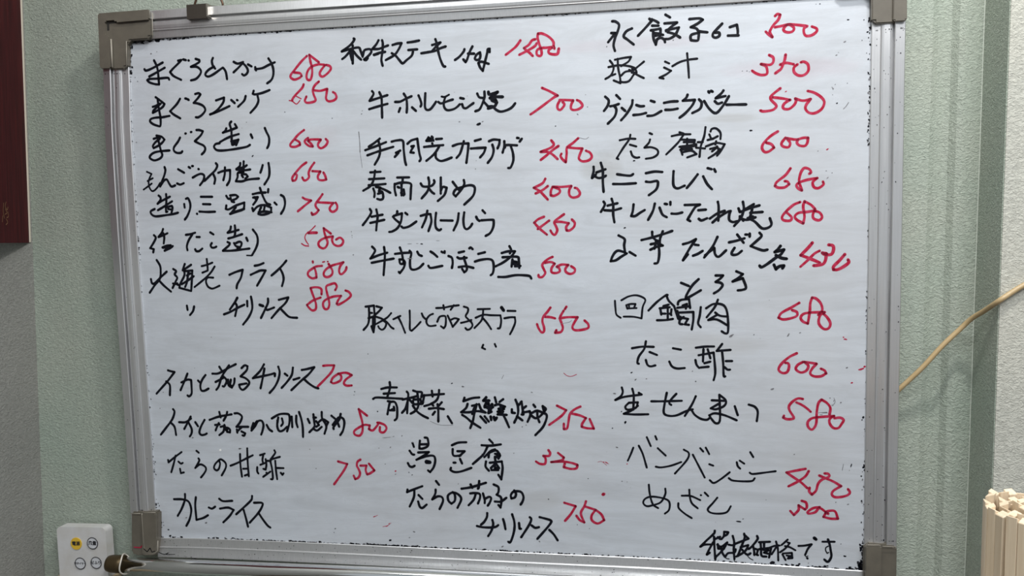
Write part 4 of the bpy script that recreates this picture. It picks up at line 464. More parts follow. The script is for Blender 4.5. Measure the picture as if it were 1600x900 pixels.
('price','r','450','''3.9:4948,-2675 4808,-2707 4675,-2740 4782,-2815 4890,-2890 4977,-2973|3.9:4995,-2709 4942,-2796 4823,-2885 4703,-2953|3.9:5010,-2964 5004,-3022 5044,-3070 5103,-3004 5129,-2904 5181,-2838 5286,-2785 5273,-2743 5220,-2737|3.9:5147,-2772 5247,-2815 5340,-2854 5459,-2924 5354,-2996 5328,-3053 5368,-3095 5460,-3091 5552,-3060 5584,-3016 5557,-2967'''),
('menu_line','k','めざし','''3.2:2623,-2995 2637,-3146 2682,-3304 2765,-3365|3.2:2874,-3050 2874,-3138 2804,-3268 2681,-3320 2589,-3339 2536,-3293 2559,-3228 2652,-3185 2805,-3196 2911,-3232 2941,-3294 2926,-3391 2864,-3449|3.2:3124,-3153 3260,-3153 3403,-3214|3.2:3238,-3054 3245,-3157 3275,-3266 3365,-3345|3.2:3071,-3274 3078,-3353 3168,-3437 3274,-3504|3.2:3411,-3135 3418,-3135|3.2:3471,-3093 3523,-3147|3.2:3658,-3166 3590,-3255 3515,-3352 3560,-3406 3680,-3417 3799,-3389 3859,-3292'''),
('price','r','300','''3.9:4898,-3171 4959,-3195 4972,-3266 4946,-3303 4852,-3242 4853,-3313 4786,-3395 4732,-3332|3.9:5158,-3259 5066,-3277 4986,-3337 5000,-3365 5093,-3340 5159,-3273 5279,-3361|3.9:5279,-3354 5239,-3334 5291,-3311 5377,-3315 5418,-3427 5319,-3431 5213,-3407 5239,-3356'''),
('tax_note','k','税抜価格です','''3.7:3620,-3690 3605,-3738 3500,-3845 3402,-3953 3462,-3918 3560,-3910|3.7:3609,-3785 3612,-3911 3627,-4149|3.7:3597,-3873 3537,-3986 3500,-4075 3545,-4041|3.7:3620,-3824 3702,-3781|3.7:3665,-3790 3702,-3820|3.7:3761,-3700 3754,-3771 3717,-3820|3.7:3761,-3700 3821,-3705 3799,-3745 3754,-3771|3.7:3657,-3909 3717,-3938 3806,-3867 3761,-3952 3702,-4034 3634,-4109 3627,-4149|3.7:3664,-3901 3672,-3972 3761,-3968|3.7:3717,-3946 3732,-4033 3776,-4102|1.6:3761,-4095 3799,-4124 3836,-4127|3.7:3888,-3761 3910,-3859 3903,-3977 3914,-4127|3.7:3828,-3902 3888,-3907 3947,-3873 4124,-3794|3.7:4058,-3718 4065,-3781 4028,-3893 3969,-4053 3940,-4086|3.7:4058,-3734 4124,-3794|3.7:3776,-4094 3821,-4036 3910,-4024 3932,-3968|3.7:4006,-3933 4117,-3896 4095,-3960 4043,-4018 3962,-4077|3.7:4028,-3971 4080,-4032 4117,-4046 4154,-4021|1.4:4095,-4047 4139,-4100 4191,-4129|1.4:3903,-4127 3925,-4178 3940,-4161|3.7:4249,-3745 4256,-3796 4176,-3909 4124,-3959|3.7:4191,-3909 4206,-3987 4209,-4049|3.7:4213,-3947 4264,-3960 4242,-4040 4265,-4047|3.7:4279,-3842 4440,-3827|3.7:4301,-3857 4308,-3935|3.7:4352,-3854 4352,-3941|3.7:4279,-3952 4455,-3920|3.7:4308,-3943 4316,-4052 4389,-4064|3.7:4338,-3957 4418,-3961 4353,-4003 4411,-4016|3.7:4455,-3928 4426,-4078|3.1:4527,-3819 4554,-3924 4562,-4119|3.1:4386,-3939 4523,-3884 4584,-3881|3.1:4531,-3908 4463,-4026|3.1:4697,-3782 4660,-3821 4607,-3872|3.1:4698,-3827 4728,-3834 4668,-3918 4585,-3987|3.1:4660,-3886 4728,-3899 4812,-3944|3.1:4623,-4018 4669,-4106|3.1:4630,-4002 4759,-3987 4767,-4069 4699,-4080|3.1:4684,-4032 4744,-4037 4707,-4063|3.4:4857,-3873 4940,-3865 5045,-3840 4993,-3911 4952,-4011|1.5:4952,-4011 4964,-4035 4994,-4025|3.5:4983,-4058 4988,-4066|5.1:5085,-3741 5108,-3760|3.1:5202,-3792 5377,-3785|3.7:5280,-3753 5307,-3840 5319,-3913|1.8:5284,-3857 5251,-3883 5248,-3924 5271,-3971 5293,-3954|3.7:5319,-3913 5331,-4009 5302,-4083 5272,-4101 5230,-4067'''),
]
SPECKS = [(-540.6, 401.5, 1.3, 'g', 1.3, 20), (-530.0, 404.0, 0.8, 'g', 1.3, 20), (-572.0, 364.7, 0.6, 'k', 1.3, 20), (-567.7, 358.2, 0.7, 'k', 1.3, 20), (-576.6, 258.4, 1.0, 'g', 1.3, 20), (-378.2, 283.3, 0.7, 'g', 1.3, 20), (-386.5, 274.4, 0.7, 'g', 1.3, 20), (-369.9, 228.9, 1.3, 'k', 1.8, 40.0), (-231.4, 283.3, 0.7, 'k', 1.3, 20), (-311.2, 296.8, 0.7, 'k', 1.3, 20), (6.9, 264.3, 2.0, 'k', 2.2, 20.0), (13.0, 268.0, 1.0, 'g', 2.0, 20), (1.4, 208.5, 0.7, 'g', 1.3, 20), (0.0, 195.7, 0.7, 'g', 1.3, 20), (244.5, 200.2, 1.3, 'k', 1.6, 20), (229.1, 99.5, 1.3, 'k', 1.6, 20), (414.0, 238.2, 1.4, 'k', 2.0, -5.0), (463.3, 292.3, 1.0, 'r', 1.8, 20), (521.6, 207.3, 1.2, 'r', 1.8, 20), (508.4, 205.0, 0.7, 'g', 1.3, 20), (-173.3, -191.3, 1.2, 'k', 1.3, 20), (-211.4, -159.0, 0.9, 'k', 1.3, 20), (-212.7, -164.3, 0.7, 'k', 1.3, 20), (237.6, -123.1, 1.2, 'k', 1.6, 20), (243.4, -134.1, 1.1, 'g', 2.0, 40.0), (259.9, -132.9, 0.9, 'g', 1.3, 20), (329.2, -120.3, 0.8, 'k', 1.3, 20), (385.9, -66.2, 1.6, 'g', 2.5, 40.0), (389.6, -64.2, 0.7, 'g', 1.3, 20), (549.5, -70.7, 1.2, 'r', 3.0, -5.0), (546.8, -67.9, 0.8, 'r', 2.0, -30.0), (571.4, -115.4, 1.6, 'r', 3.0, 15.0), (576.7, -111.5, 1.4, 'r', 1.2, 20), (551.7, -113.6, 0.9, 'g', 1.3, 20), (559.2, -135.6, 1.2, 'r', 1.5, 20), (210.8, -156.5, 1.3, 'g', 1.8, 0.0), (227.0, -201.6, 1.6, 'k', 1.6, 60.0), (221.3, -184.6, 1.0, 'k', 1.3, 20), (207.2, -211.1, 1.0, 'k', 1.3, 20), (213.8, -241.5, 1.2, 'g', 2.2, -20.0), (229.3, -267.5, 1.0, 'r', 1.3, 20), (544.2, -165.6, 1.1, 'g', 1.3, 20), (575.9, -187.2, 1.7, 'k', 1.5, 60.0), (574.2, -191.1, 1.0, 'k', 1.3, 20), (446.5, -146.5, 1.5, 'g', 2.2, 15.0), (478.4, -245.8, 0.9, 'g', 1.3, 20), (559.8, -260.2, 0.9, 'k', 4.0, 70.0), (557.2, -268.1, 0.6, 'g', 1.3, 20), (574.4, -276.3, 1.1, 'k', 1.3, 20), (575.8, -315.4, 1.2, 'k', 1.3, 20), (578.6, -319.2, 1.0, 'k', 1.3, 20), (556.0, -320.0, 1.0, 'g', 1.6, 20), (538.6, -317.7, 0.8, 'g', 1.3, 20), (447.7, -415.3, 3.0, 'k', 1.6, 0.0), (524.1, -417.6, 2.5, 'k', 1.2, 20), (552.3, -400.2, 1.4, 'k', 2.0, -20.0), (500.0, -413.8, 0.7, 'k', 1.3, 20), (546.6, -381.6, 0.7, 'k', 1.3, 20), (50.8, -254.9, 0.9, 'g', 1.3, 20), (168.3, -292.9, 0.8, 'k', 1.3, 20), (104.9, -328.2, 0.8, 'k', 1.3, 20), (197.6, -266.4, 1.0, 'r', 4.0, -30.0), (192.7, -265.5, 0.8, 'r', 2.0, 20), (169.2, -373.7, 0.7, 'k', 1.3, 20), (150.0, -368.2, 0.7, 'k', 1.3, 20), (89.2, -398.1, 1.1, 'g', 1.6, -50.0), (28.6, -409.3, 1.4, 'g', 2.2, 30.0), (-118.2, -391.1, 1.2, 'g', 2.0, 0.0), (-126.2, -401.2, 0.8, 'g', 2.0, 20), (-159.2, -407.0, 1.9, 'k', 1.4, 20), (-254.2, -391.4, 1.1, 'k', 1.3, 20), (-256.7, -398.1, 0.7, 'k', 1.3, 20), (-185.3, -367.8, 0.7, 'r', 4.0, 20.0), (-163.9, -383.3, 0.6, 'r', 5.0, 20.0), (-160.4, -378.8, 0.6, 'r', 3.0, 40.0), (-487.7, -391.0, 1.3, 'g', 2.0, 20), (-524.3, -383.4, 1.0, 'g', 2.0, 20), (-559.4, -406.0, 1.2, 'k', 1.8, 0.0), (-460.0, -69.5, 0.8, 'g', 1.3, 20), (-416.0, -66.2, 0.6, 'g', 1.3, 20), (-574.8, -382.0, 1.2, 'k', 1.3, 20), (-574.0, -388.8, 1.5, 'k', 1.3, 20), (-572.2, -397.9, 1.2, 'k', 1.4, 60.0), (-568.3, -393.2, 0.8, 'k', 1.3, 20), (-577.3, -401.5, 2.0, 'k', 1.4, 20), (-567.4, -398.8, 0.8, 'k', 1.3, 20), (-575.3, -408.3, 0.9, 'k', 1.3, 20), (-571.3, -402.4, 0.8, 'k', 1.3, 20), (569.2, 387.5, 0.9, 'k', 1.3, 20), (567.0, 359.1, 0.6, 'k', 1.3, 20), (547.7, 388.9, 1.0, 'k', 2.0, 0.0), (509.2, 413.6, 0.9, 'k', 1.3, 20), (503.9, 413.5, 0.6, 'k', 1.3, 20), (574.6, 370.3, 1.4, 'k', 1.3, 20), (573.3, 340.9, 0.6, 'k', 1.3, 20), (534.2, 272.6, 1.1, 'k', 1.3, 20), (528.7, 293.7, 0.8, 'g', 1.3, 20), (527.9, 284.7, 0.6, 'g', 1.3, 20), (531.3, 299.0, 0.6, 'g', 1.3, 20), (547.8, 300.0, 0.6, 'k', 1.3, 20), (520.2, 176.1, 0.7, 'g', 1.3, 20), (522.0, 165.8, 0.9, 'g', 2.0, 40.0), (528.2, 173.0, 0.6, 'g', 1.3, 20), (-186.1, -96.4, 1.0, 'g', 1.3, 20), (-204.7, 65.2, 1.1, 'g', 1.3, 20), (-206.5, 102.3, 0.8, 'g', 1.3, 20), (-205.7, 96.1, 0.8, 'g', 1.3, 20), (-205.8, 93.0, 0.7, 'g', 1.3, 20), (-110.9, 57.6, 0.8, 'g', 7.0, 0.0), (-90.1, 80.7, 1.0, 'k', 2.2, 0.0), (-110.1, 81.1, 0.4, 'g', 12.0, 0.0), (-63.9, 85.3, 0.4, 'g', 10.0, 0.0), (-97.5, 81.4, 0.4, 'g', 6.0, 0.0), (-182.1, 288.2, 0.8, 'k', 1.3, 20), (-180.8, 293.1, 0.8, 'g', 1.3, 20), (-113.7, 288.2, 0.5, 'g', 1.3, 20), (-23.5, 269.5, 1.0, 'g', 1.3, 20), (-10.2, 308.1, 0.5, 'g', 1.3, 20), (-30.3, 314.9, 0.5, 'g', 1.3, 20), (97.2, 279.0, 0.6, 'g', 1.3, 20), (126.3, 256.5, 0.9, 'k', 1.3, 20), (159.7, 273.3, 0.7, 'k', 1.3, 20), (175.4, 283.2, 0.7, 'k', 1.3, 20), (172.7, 301.4, 0.7, 'g', 1.3, 20), (160.7, 272.3, 0.8, 'g', 1.3, 20), (-275.7, -110.7, 0.5, 'g', 1.3, 20), (-493.4, -122.0, 0.6, 'g', 1.3, 20), (-554.0, -164.5, 0.8, 'g', 1.3, 20), (-561.7, -192.4, 0.8, 'g', 1.3, 20), (-504.0, -242.4, 1.3, 'g', 2.0, 20.0), (-485.5, -168.0, 0.7, 'g', 1.3, 20), (-173.3, -252.1, 0.7, 'g', 1.3, 20), (-133.5, -230.9, 1.2, 'g', 1.3, 20), (-161.8, -234.7, 0.5, 'g', 9.0, 4.0), (-147.6, -232.3, 0.5, 'g', 4.0, 20), (-293.4, -257.2, 0.8, 'g', 1.3, 20), (-153.7, -250.5, 1.2, 'g', 1.4, 60.0), (-163.4, -278.6, 0.8, 'g', 1.3, 20), (-146.3, -289.9, 1.4, 'r', 1.2, 20), (-146.5, -295.3, 1.0, 'g', 1.3, 20), (-283.6, -289.6, 0.8, 'g', 1.3, 20), (-418.2, -259.2, 1.3, 'g', 2.5, 10.0), (-47.5, -143.3, 1.1, 'k', 1.6, 20.0), (-29.8, -148.3, 1.3, 'g', 2.2, -5.0), (81.6, -156.2, 1.0, 'g', 2.0, -20.0), (65.1, -212.0, 0.8, 'k', 1.3, 20), (71.3, -208.8, 0.8, 'g', 1.3, 20), (-115.5, -241.1, 1.0, 'g', 1.3, 20), (-123.6, -291.4, 1.0, 'g', 1.3, 20), (-118.3, -295.5, 1.0, 'g', 1.3, 20), (-41.6, -308.0, 0.9, 'g', 1.3, 20), (-0.2, -258.3, 1.1, 'k', 2.0, -15.0), (197.8, -249.0, 0.5, 'g', 1.3, 20), (200.0, -316.6, 0.4, 'g', 1.3, 20), (303.1, 374.4, 1.0, 'g', 1.3, 20), (205.3, 370.6, 1.0, 'g', 1.3, 20), (408.4, 324.4, 0.7, 'k', 1.3, 20), (402.0, 324.7, 0.6, 'k', 1.3, 20), (412.0, 323.2, 0.5, 'k', 1.3, 20), (543.7, 358.7, 1.0, 'g', 2.0, 20), (532.6, 340.5, 0.8, 'g', 2.0, 20), (535.2, 343.9, 0.6, 'g', 1.3, 20), (393.5, -272.9, 0.4, 'k', 1.3, 20), (397.4, -353.0, 1.3, 'k', 3.0, 0.0), (404.0, -348.7, 0.8, 'g', 2.0, 20), (363.1, -355.4, 0.5, 'g', 1.3, 20), (221.1, -295.4, 0.9, 'g', 1.3, 20), (229.1, -296.1, 0.6, 'g', 1.3, 20), (233.9, -305.2, 0.5, 'g', 1.3, 20), (437.9, -317.4, 0.6, 'g', 1.3, 20), (282.2, -274.2, 0.5, 'g', 1.3, 20), (333.9, -136.1, 0.8, 'k', 1.3, 20), (469.0, -64.2, 1.2, 'g', 3.0, 60.0), (485.4, -61.3, 0.9, 'g', 2.0, 20), (419.4, -64.2, 1.0, 'g', 1.3, 20), (441.3, -12.3, 0.5, 'g', 1.3, 20), (428.6, -70.0, 0.4, 'g', 1.3, 20), (552.6, -112.7, 0.8, 'g', 1.3, 20), (528.8, -159.0, 1.0, 'g', 1.2, 20), (534.3, -162.8, 0.6, 'g', 3.0, 70.0), (531.7, -169.6, 0.5, 'g', 3.0, 70.0), (521.8, -181.4, 0.7, 'g', 8.0, 4.0), (516.4, -184.4, 0.5, 'g', 6.0, 0.0), (-454.5, -262.4, 1.9, 'w', 1.5, 20.0)]
MARKS = [('r', 1.0, [(132.7, -125.1), (137.7, -129.1), (144.6, -130.0), (152.7, -126.9)]), ('r', 0.6, [(183.7, -265.8), (189.7, -264.6), (197.6, -270.5)]), ('g', 1.3, [(-187.9, 260.3), (-187.0, 244.2), (-187.0, 228.1)]), ('g', 0.6, [(-187.0, 228.1), (-184.3, 203.7)]), ('g', 0.6, [(-85.4, -205.6), (-68.5, -211.6), (-47.3, -211.1)]), ('g', 0.7, [(33.9, -135.2), (37.1, -129.0)]), ('g', 0.8, [(548.9, -258.6), (547.2, -268.4)]), ('g', 0.9, [(534.3, -158.9), (536.1, -164.7), (532.6, -170.6)]), ('g', 0.9, [(512.7, -181.5), (524.5, -180.4)]), ('g', 0.6, [(129.0, -47.5), (143.0, -44.5), (146.0, -41.5)]), ('g', 0.7, [(-166.2, -234.8), (-153.1, -233.5)]), ('r', 0.8, [(-186.5, -369.0), (-179.7, -365.5)]), ('r', 0.7, [(-171.6, -384.7), (-162.7, -382.1), (-157.1, -377.6)]), ('g', 0.6, [(162.1, 237.7), (171.8, 235.4), (176.7, 238.1)]), ('g', 1, [(543.0, 264.0), (546.5, 267.5), (549.9, 272.8)]), ('g', 0.6, [(-103.0, -187.0), (-97.3, -178.5), (-92.9, -174.2)]), ('w', 1.0, [(-583.0, 376.7), (-585.4, 335.1)]), ('g', 0.8, [(526.9, 295.6), (528.7, 291.9)])]

def ribbon(bm, pts, width, lift):
    """one pen stroke: flat film with round ends and slightly uneven width"""
    P = [Vector(p) for p in pts]
    # break at sharp corners so each run is smooth
    runs = [[P[0]]]
    for i in range(1, len(P)):
        runs[-1].append(P[i])
        if 0 < i < len(P) - 1:
            a = P[i] - P[i - 1]; b = P[i + 1] - P[i]
            if a.length > 1e-6 and b.length > 1e-6 and a.angle(b) > math.radians(82): runs.append([P[i]])
    Y = -lift
    def disc(c, r):
        n = 10
        bm.faces.new([bm.verts.new((c.x + r * math.cos(2 * math.pi * k / n), Y, c.y + r * math.sin(2 * math.pi * k / n))) for k in range(n)])
    ph = random.uniform(0, 6.28); total = 0
    for rn in runs:
        Q = [v.to_2d() for v in catmull([v.to_3d() for v in rn], 4)]
        if len(Q) < 2: continue
        prev = None
        for i, q in enumerate(Q):
            a = Q[max(i - 1, 0)]; b = Q[min(i + 1, len(Q) - 1)]
            t = b - a
            if t.length < 1e-7: continue
            t.normalize(); nv = Vector((-t.y, t.x))
            if i: total += (q - Q[i - 1]).length
            r = 0.5 * width * (1.0 + 0.07 * math.sin(total * 210 + ph) + random.uniform(-0.03, 0.03))
            v0 = bm.verts.new((q.x + nv.x * r, Y, q.y + nv.y * r)); v1 = bm.verts.new((q.x - nv.x * r, Y, q.y - nv.y * r))
            if prev: bm.faces.new((prev[0], v0, v1, prev[1]))
            prev = (v0, v1)
            if i == 0 or i == len(Q) - 1: disc(q, 0.5 * width * (1.04 if i == 0 else 0.9))
for nm, ck, read, strokes in INK:
    bm = bmesh.new()
    for k, s in enumerate(strokes.split('|')):
        wd, pp = s.split(':')
        P = [tuple(int(c) / 10000 for c in p.split(',')) for p in pp.split()]
        if len(P) == 1: P = P + [(P[0][0] + 0.0004, P[0][1])]
        ribbon(bm, P, float(wd) / 1000, 0.00016 + 0.000004 * k)
    me = bpy.data.meshes.new(nm); bm.to_mesh(me); bm.free()
    me.materials.append(M_BK if ck == 'k' else M_RD)
    o = bpy.data.objects.new(nm, me); C.objects.link(o); o.parent = WB
    o['label'] = ('black handwriting reading ' if ck == 'k' else 'red handwritten price ') + read

# stray ink specks and the grime that gathers along the frame
def blob(bm, x, z, r, el=1.3, ang=0.0, y=-0.00025, n=7):
    ca, sa = math.cos(ang), math.sin(ang); vs_ = []
    for k in range(n):
        t = 2 * math.pi * k / n
        q = r * random.uniform(0.65, 1.2)
        u, v = q * el * math.cos(t), q * math.sin(t)
        vs_.append(bm.verts.new((x + u * ca - v * sa, y, z + u * sa + v * ca)))
    bm.faces.new(vs_)
bms = {'k': bmesh.new(), 'g': bmesh.new(), 'r': bmesh.new(), 'w': bmesh.new()}
for x, z, r, c, el, an in SPECKS:
    blob(bms[c], x / 1000, z / 1000, r / 1000, el, math.radians(an))
for c, w_, pts in MARKS:
    ribbon(bms[c], [(x / 1000, z / 1000) for x, z in pts], w_ / 1000, 0.00022)
def along(path, t):
    L = [0]
    for a, b in zip(path, path[1:]): L.append(L[-1] + math.dist(a, b))
    s = t * L[-1]
    for i in range(len(path) - 1):
        if s <= L[i + 1]:
            f = (s - L[i]) / (L[i + 1] - L[i])
            return (path[i][0] + (path[i + 1][0] - path[i][0]) * f, path[i][1] + (path[i + 1][1] - path[i][1]) * f)
    return path[-1]
def grime(path, spans, inward, ang):
    for t0, t1, n, rmin, rmax, depth in spans:
        for _ in range(n):
            x, z = along(path, random.uniform(t0, t1))
            d = abs(random.gauss(0, depth)) / 1000
            r = random.uniform(rmin, rmax) / 1000
            blob(bms['k'] if random.random() < 0.8 else bms['g'], x + inward[0] * d, z + inward[1] * d, r, random.uniform(1, 2.2), ang + random.uniform(-0.3, 0.3), -0.0003)
grime(TOP, [(0, 0.09, 60, 0.8, 2.2, 1.6), (0.09, 0.25, 90, 0.5, 1.4, 0.8), (0.25, 0.62, 110, 0.4, 1.1, 0.6), (0.62, 1, 90, 0.3, 1.2, 0.7)], (0, -1), 0)
grime(LEFT, [(0, 0.06, 30, 0.6, 2.0, 2.0), (0.06, 0.3, 30, 0.3, 0.9, 2.0), (0.3, 0.45, 20, 0.4, 1.2, 1.5), (0.45, 0.8, 18, 0.3, 1.0, 1.5), (0.8, 0.93, 18, 0.4, 1.1, 2.0), (0.93, 1.0, 26, 0.6, 1.8, 3.0)], (1, 0), 1.57)
grime(RIGHT, [(0, 0.25, 60, 0.4, 1.3, 1.6), (0.25, 0.8, 26, 0.3, 0.9, 1.0), (0.8, 0.95, 24, 0.4, 1.3, 1.6), (0.95, 1, 30, 0.8, 2.4, 3.0), (0.985, 1, 26, 1.2, 2.8, 4.5)], (-1, 0), 1.57)
grime(BOT, [(0, 0.04, 14, 0.6, 1.6, 1.5), (0.08, 0.26, 110, 0.5, 1.6, 0.9), (0.26, 0.32, 30, 0.3, 1.0, 0.7), (0.30, 0.40, 70, 0.7, 1.9, 0.8), (0.32, 0.55, 150, 0.5, 1.6, 1.0), (0.55, 0.75, 70, 0.4, 1.5, 0.9), (0.75, 0.9, 60, 0.3, 1.4, 0.9), (0.9, 1, 40, 0.6, 2.0, 1.5)], (0, 1), 0)
def surf(d, sec):
    for (d0, h0), (d1, h1) in zip(sec[1:], sec[2:]):
        if d0 <= d <= d1 and d1 > d0: return h0 + (h1 - h0) * (d - d0) / (d1 - d0)
    return 5
for _ in range(190):      # dots on the bottom rail
    t = random.betavariate(1, 1.5); x, z = along(BOT, t); d = random.choice((random.uniform(17, 32), random.uniform(22, 32), random.uniform(2, 13)))
    blob(bms['k'] if random.random() < 0.5 else bms['g'], x, z - d / 1000, random.uniform(0.3, 0.8) / 1000, 1.3, 0, -(surf(d, SECB) + 0.5) / 1000)
for path, ow, n in ((LEFT, -1, 60), (RIGHT, 1, 110)):
    for _ in range(n):
        t = random.choice((random.random(), random.betavariate(1, 6), random.betavariate(6, 1))); x, z = along(path, min(max(t, 0.06), 0.94))
        d = random.choice((random.uniform(14.5, 26), random.uniform(1.5, 11), random.uniform(31, 42), random.uniform(22, 27)))
        blob(bms['k'] if random.random() < 0.6 else bms['g'], x + ow * d / 1000, z, random.uniform(0.3, 0.9) / 1000, 1.4, 1.57, -(surf(d, SEC) + 0.4) / 1000)
# red and black scribble left on the lower left cap
for nm, b_, m_, lab in (('ink_specks', 'k', M_BK, None), ('ink_specks', 'g', M_GY, 'faded grey ink specks'), ('ink_specks', 'r', M_RD, 'red ink specks'), ('board_glint', 'w', M_WH, None)):  # the white set holds painted reflections on the board
    me = bpy.data.meshes.new(nm); bms[b_].to_mesh(me); bms[b_].free(); me.materials.append(m_)
    o = bpy.data.objects.new(nm, me); C.objects.link(o); o.parent = WB
    if nm == 'ink_specks': o['kind'] = 'stuff'
    if lab: o['label'] = lab
bm = bmesh.new()
for s, w_ in (([(-598, -436), (-592, -441), (-586, -434), (-583, -441)], 1.6), ([(-583, -441), (-577, -439)], 1.4), ([(-570, -441), (-560, -444), (-552, -441)], 1.5), ([(-556, -444), (-540, -443)], 1.2)):
    ribbon(bm, [(x / 1000, z / 1000) for x, z in s], w_ / 1000, 0.01495)
me = bpy.data.meshes.new('scribble'); bm.to_mesh(me); bm.free(); me.materials.append(M_BK)
o = bpy.data.objects.new('scribble', me); C.objects.link(o); o.parent = WB
bm = bmesh.new(); ribbon(bm, [(-0.6185, -0.4355), (-0.607, -0.4355), (-0.6045, -0.4325)], 0.0022, 0.01125)
me = bpy.data.meshes.new('scribble'); bm.to_mesh(me); bm.free(); me.materials.append(M_RD)
o = bpy.data.objects.new('scribble', me); C.objects.link(o); o.parent = WB; o['label'] = 'short red ink dash on the cap'

# ------------------------------------------------------------------ chrome rail in front of the bottom edge
RM = BM @ Matrix.Translation(Vector((0, 0, 0)))
RL = empty('chrome_rail', RM, 'chrome tube rail with a brown end cap along the bottom edge of the whiteboard', 'rail')
za, zb = -0.4618, -0.4560
def rz(x): return za + (zb - za) * min(1, (x + 0.638) / 0.5) if x < -0.138 else zb
bm = bmesh.new()
tube(bm, [(x, -0.022, rz(x)) for x in (-0.645, -0.5, -0.35, -0.2, -0.1, 0.1, 0.35, 0.6)], 0.0118, 32)
finish(bm, 'tube', M_CHROME, RL, True)
bm = bmesh.new()
tube(bm, [(-0.6625, -0.022, -0.4620), (-0.6610, -0.022, -0.4620), (-0.655, -0.022, -0.4620), (-0.640, -0.022, -0.4620), (-0.633, -0.022, -0.4620), (-0.632, -0.022, -0.462)], 0.0145, 28,
     rr=[0.0105, 0.0135, 0.0148, 0.0150, 0.0148, 0.0135])
finish(bm, 'end_cap', M_BRONZE, RL, True)
bm = bmesh.new()
ring = [(-0.6335 + 0.007 * (0.5 - 0.5 * math.cos(t)) + 0.003 * math.sin(2 * t), -0.022 - 0.0155 * math.sin(t), -0.4615 + 0.0165 * math.cos(t)) for t in [2 * math.pi * k / 36 for k in range(37)]]
tube(bm, ring, 0.0013, 8, False)
finish(bm, 'cord_loop', M_CORD, RL, True)
for x in (-0.52, 0.0, 0.52):       # stubs that carry the tube on the board frame
    bm = bmesh.new(); tube(bm, [(x, 0.0425, -0.4620), (x, -0.018, -0.4620)], 0.0028, 12)
    finish(bm, 'bracket', M_ALU, RL, True)

# ------------------------------------------------------------------ fan remote, lower left
RX = (-0.7606 + -0.6662) / 2
RT = empty('remote_control', Matrix.Translation(Vector((RX, -0.028, -0.56))) @ Matrix.Rotation(math.radians(-2.2), 4, 'Y'),
           'white remote control with a yellow button, on the wall left of the chrome rail', 'remote control')
bm = bmesh.new()
def rrect(x0, x1, z0, z1, r, n=6):
    P = []
    for cx, cz, a0 in ((x1 - r, z1 - r, 0), (x0 + r, z1 - r, 90), (x0 + r, z0 + r, 180), (x1 - r, z0 + r, 270)):
        for k in range(n + 1):
            a = math.radians(a0 + 90 * k / n); P.append((cx + r * math.cos(a), cz + r * math.sin(a)))
    return P
prism(bm, rrect(-0.0480, 0.0480, 0.0, 0.1395, 0.0085), 0.0, 0.019); bevel(bm, 0.0016, 3, 0.9)
finish(bm, 'body', M_REMOTE, RT)
def button(x, z, r, m, glyph, size, lab, ringed=True):
    bm = bmesh.new()
    n = 28
    prism(bm, [(x + r * math.cos(2 * math.pi * k / n), z + r * math.sin(2 * math.pi * k / n)) for k in range(n)], -0.0012, 0.0012)
    bevel(bm, 0.0005, 2, 0.9)
    o = finish(bm, 'button', m, RT)
    if lab: o['label'] = lab
    if ringed:
        bm = bmesh.new(); q = [(x + r * math.cos(2 * math.pi * k / 36), -0.0011, z + r * math.sin(2 * math.pi * k / 36)) for k in range(37)]
        tube(bm, q, 0.00075, 6, False); finish(bm, 'button_ring', M_BLACK, o)
    fc = bpy.data.curves.new('button_lettering', 'FONT'); fc.body = glyph; fc.size = size
    fc.align_x = 'CENTER'; fc.align_y = 'CENTER'; fc.extrude = 0.0001; fc.offset = size * 0.02
    t = bpy.data.objects.new('button_lettering', fc)
    dg = bpy.context.evaluated_depsgraph_get()
    me = bpy.data.meshes.new_from_object(t.evaluated_get(dg)) if False else None
    C.objects.link(t)
    bpy.context.view_layer.update()
    me = bpy.data.meshes.new_from_object(t.evaluated_get(bpy.context.evaluated_depsgraph_get()))
    bpy.data.objects.remove(t)
    me.transform(Matrix.Translation(Vector((x, -0.0015, z))) @ Matrix.Rotation(math.pi / 2, 4, 'X'))
    me.materials.clear(); me.materials.append(M_BLACK)
    t = bpy.data.objects.new('button_lettering', me); C.objects.link(t); t.parent = o
B0 = 0.56
for px, pz, r, m, g, s, lab, rg in ((-0.7283, -0.4500, 0.0108, M_YELLOW, '電源', 0.0080, 'yellow power button', False),
                                (-0.6960, -0.4485, 0.0100, M_BTN, '風量', 0.0080, None, True),
                                (-0.7238, -0.4856, 0.0100, M_BTN, '切タイマー', 0.0046, None, True),
                                (-0.6925, -0.4835, 0.0100, M_BTN, '首ふり', 0.0066, None, True),
                                (-0.7195, -0.5205, 0.0100, M_BTN, '', 0.0066, None, True)):
    if g: button(px - RX + 0.0052 - (pz + B0 - 0.09) * 0.03, pz + B0, r, m, g, s, lab, rg)
bm = bmesh.new(); box(bm, (-0.052, -0.0045, -0.035), (0.056, 0.0, 0.0460))
box(bm, (-0.052, -0.0045, -0.035), (-0.0485, 0.024, 0.050)); box(bm, (0.0495, -0.0045, -0.035), (0.056, 0.024, 0.050))
bm2 = bm
HD = finish(bm2, 'remote_holder', M_HOLDER)
HD.matrix_world = RT.matrix_world.copy()
tag(HD, 'tan holder pocket around the bottom of the white remote control', 'holder')

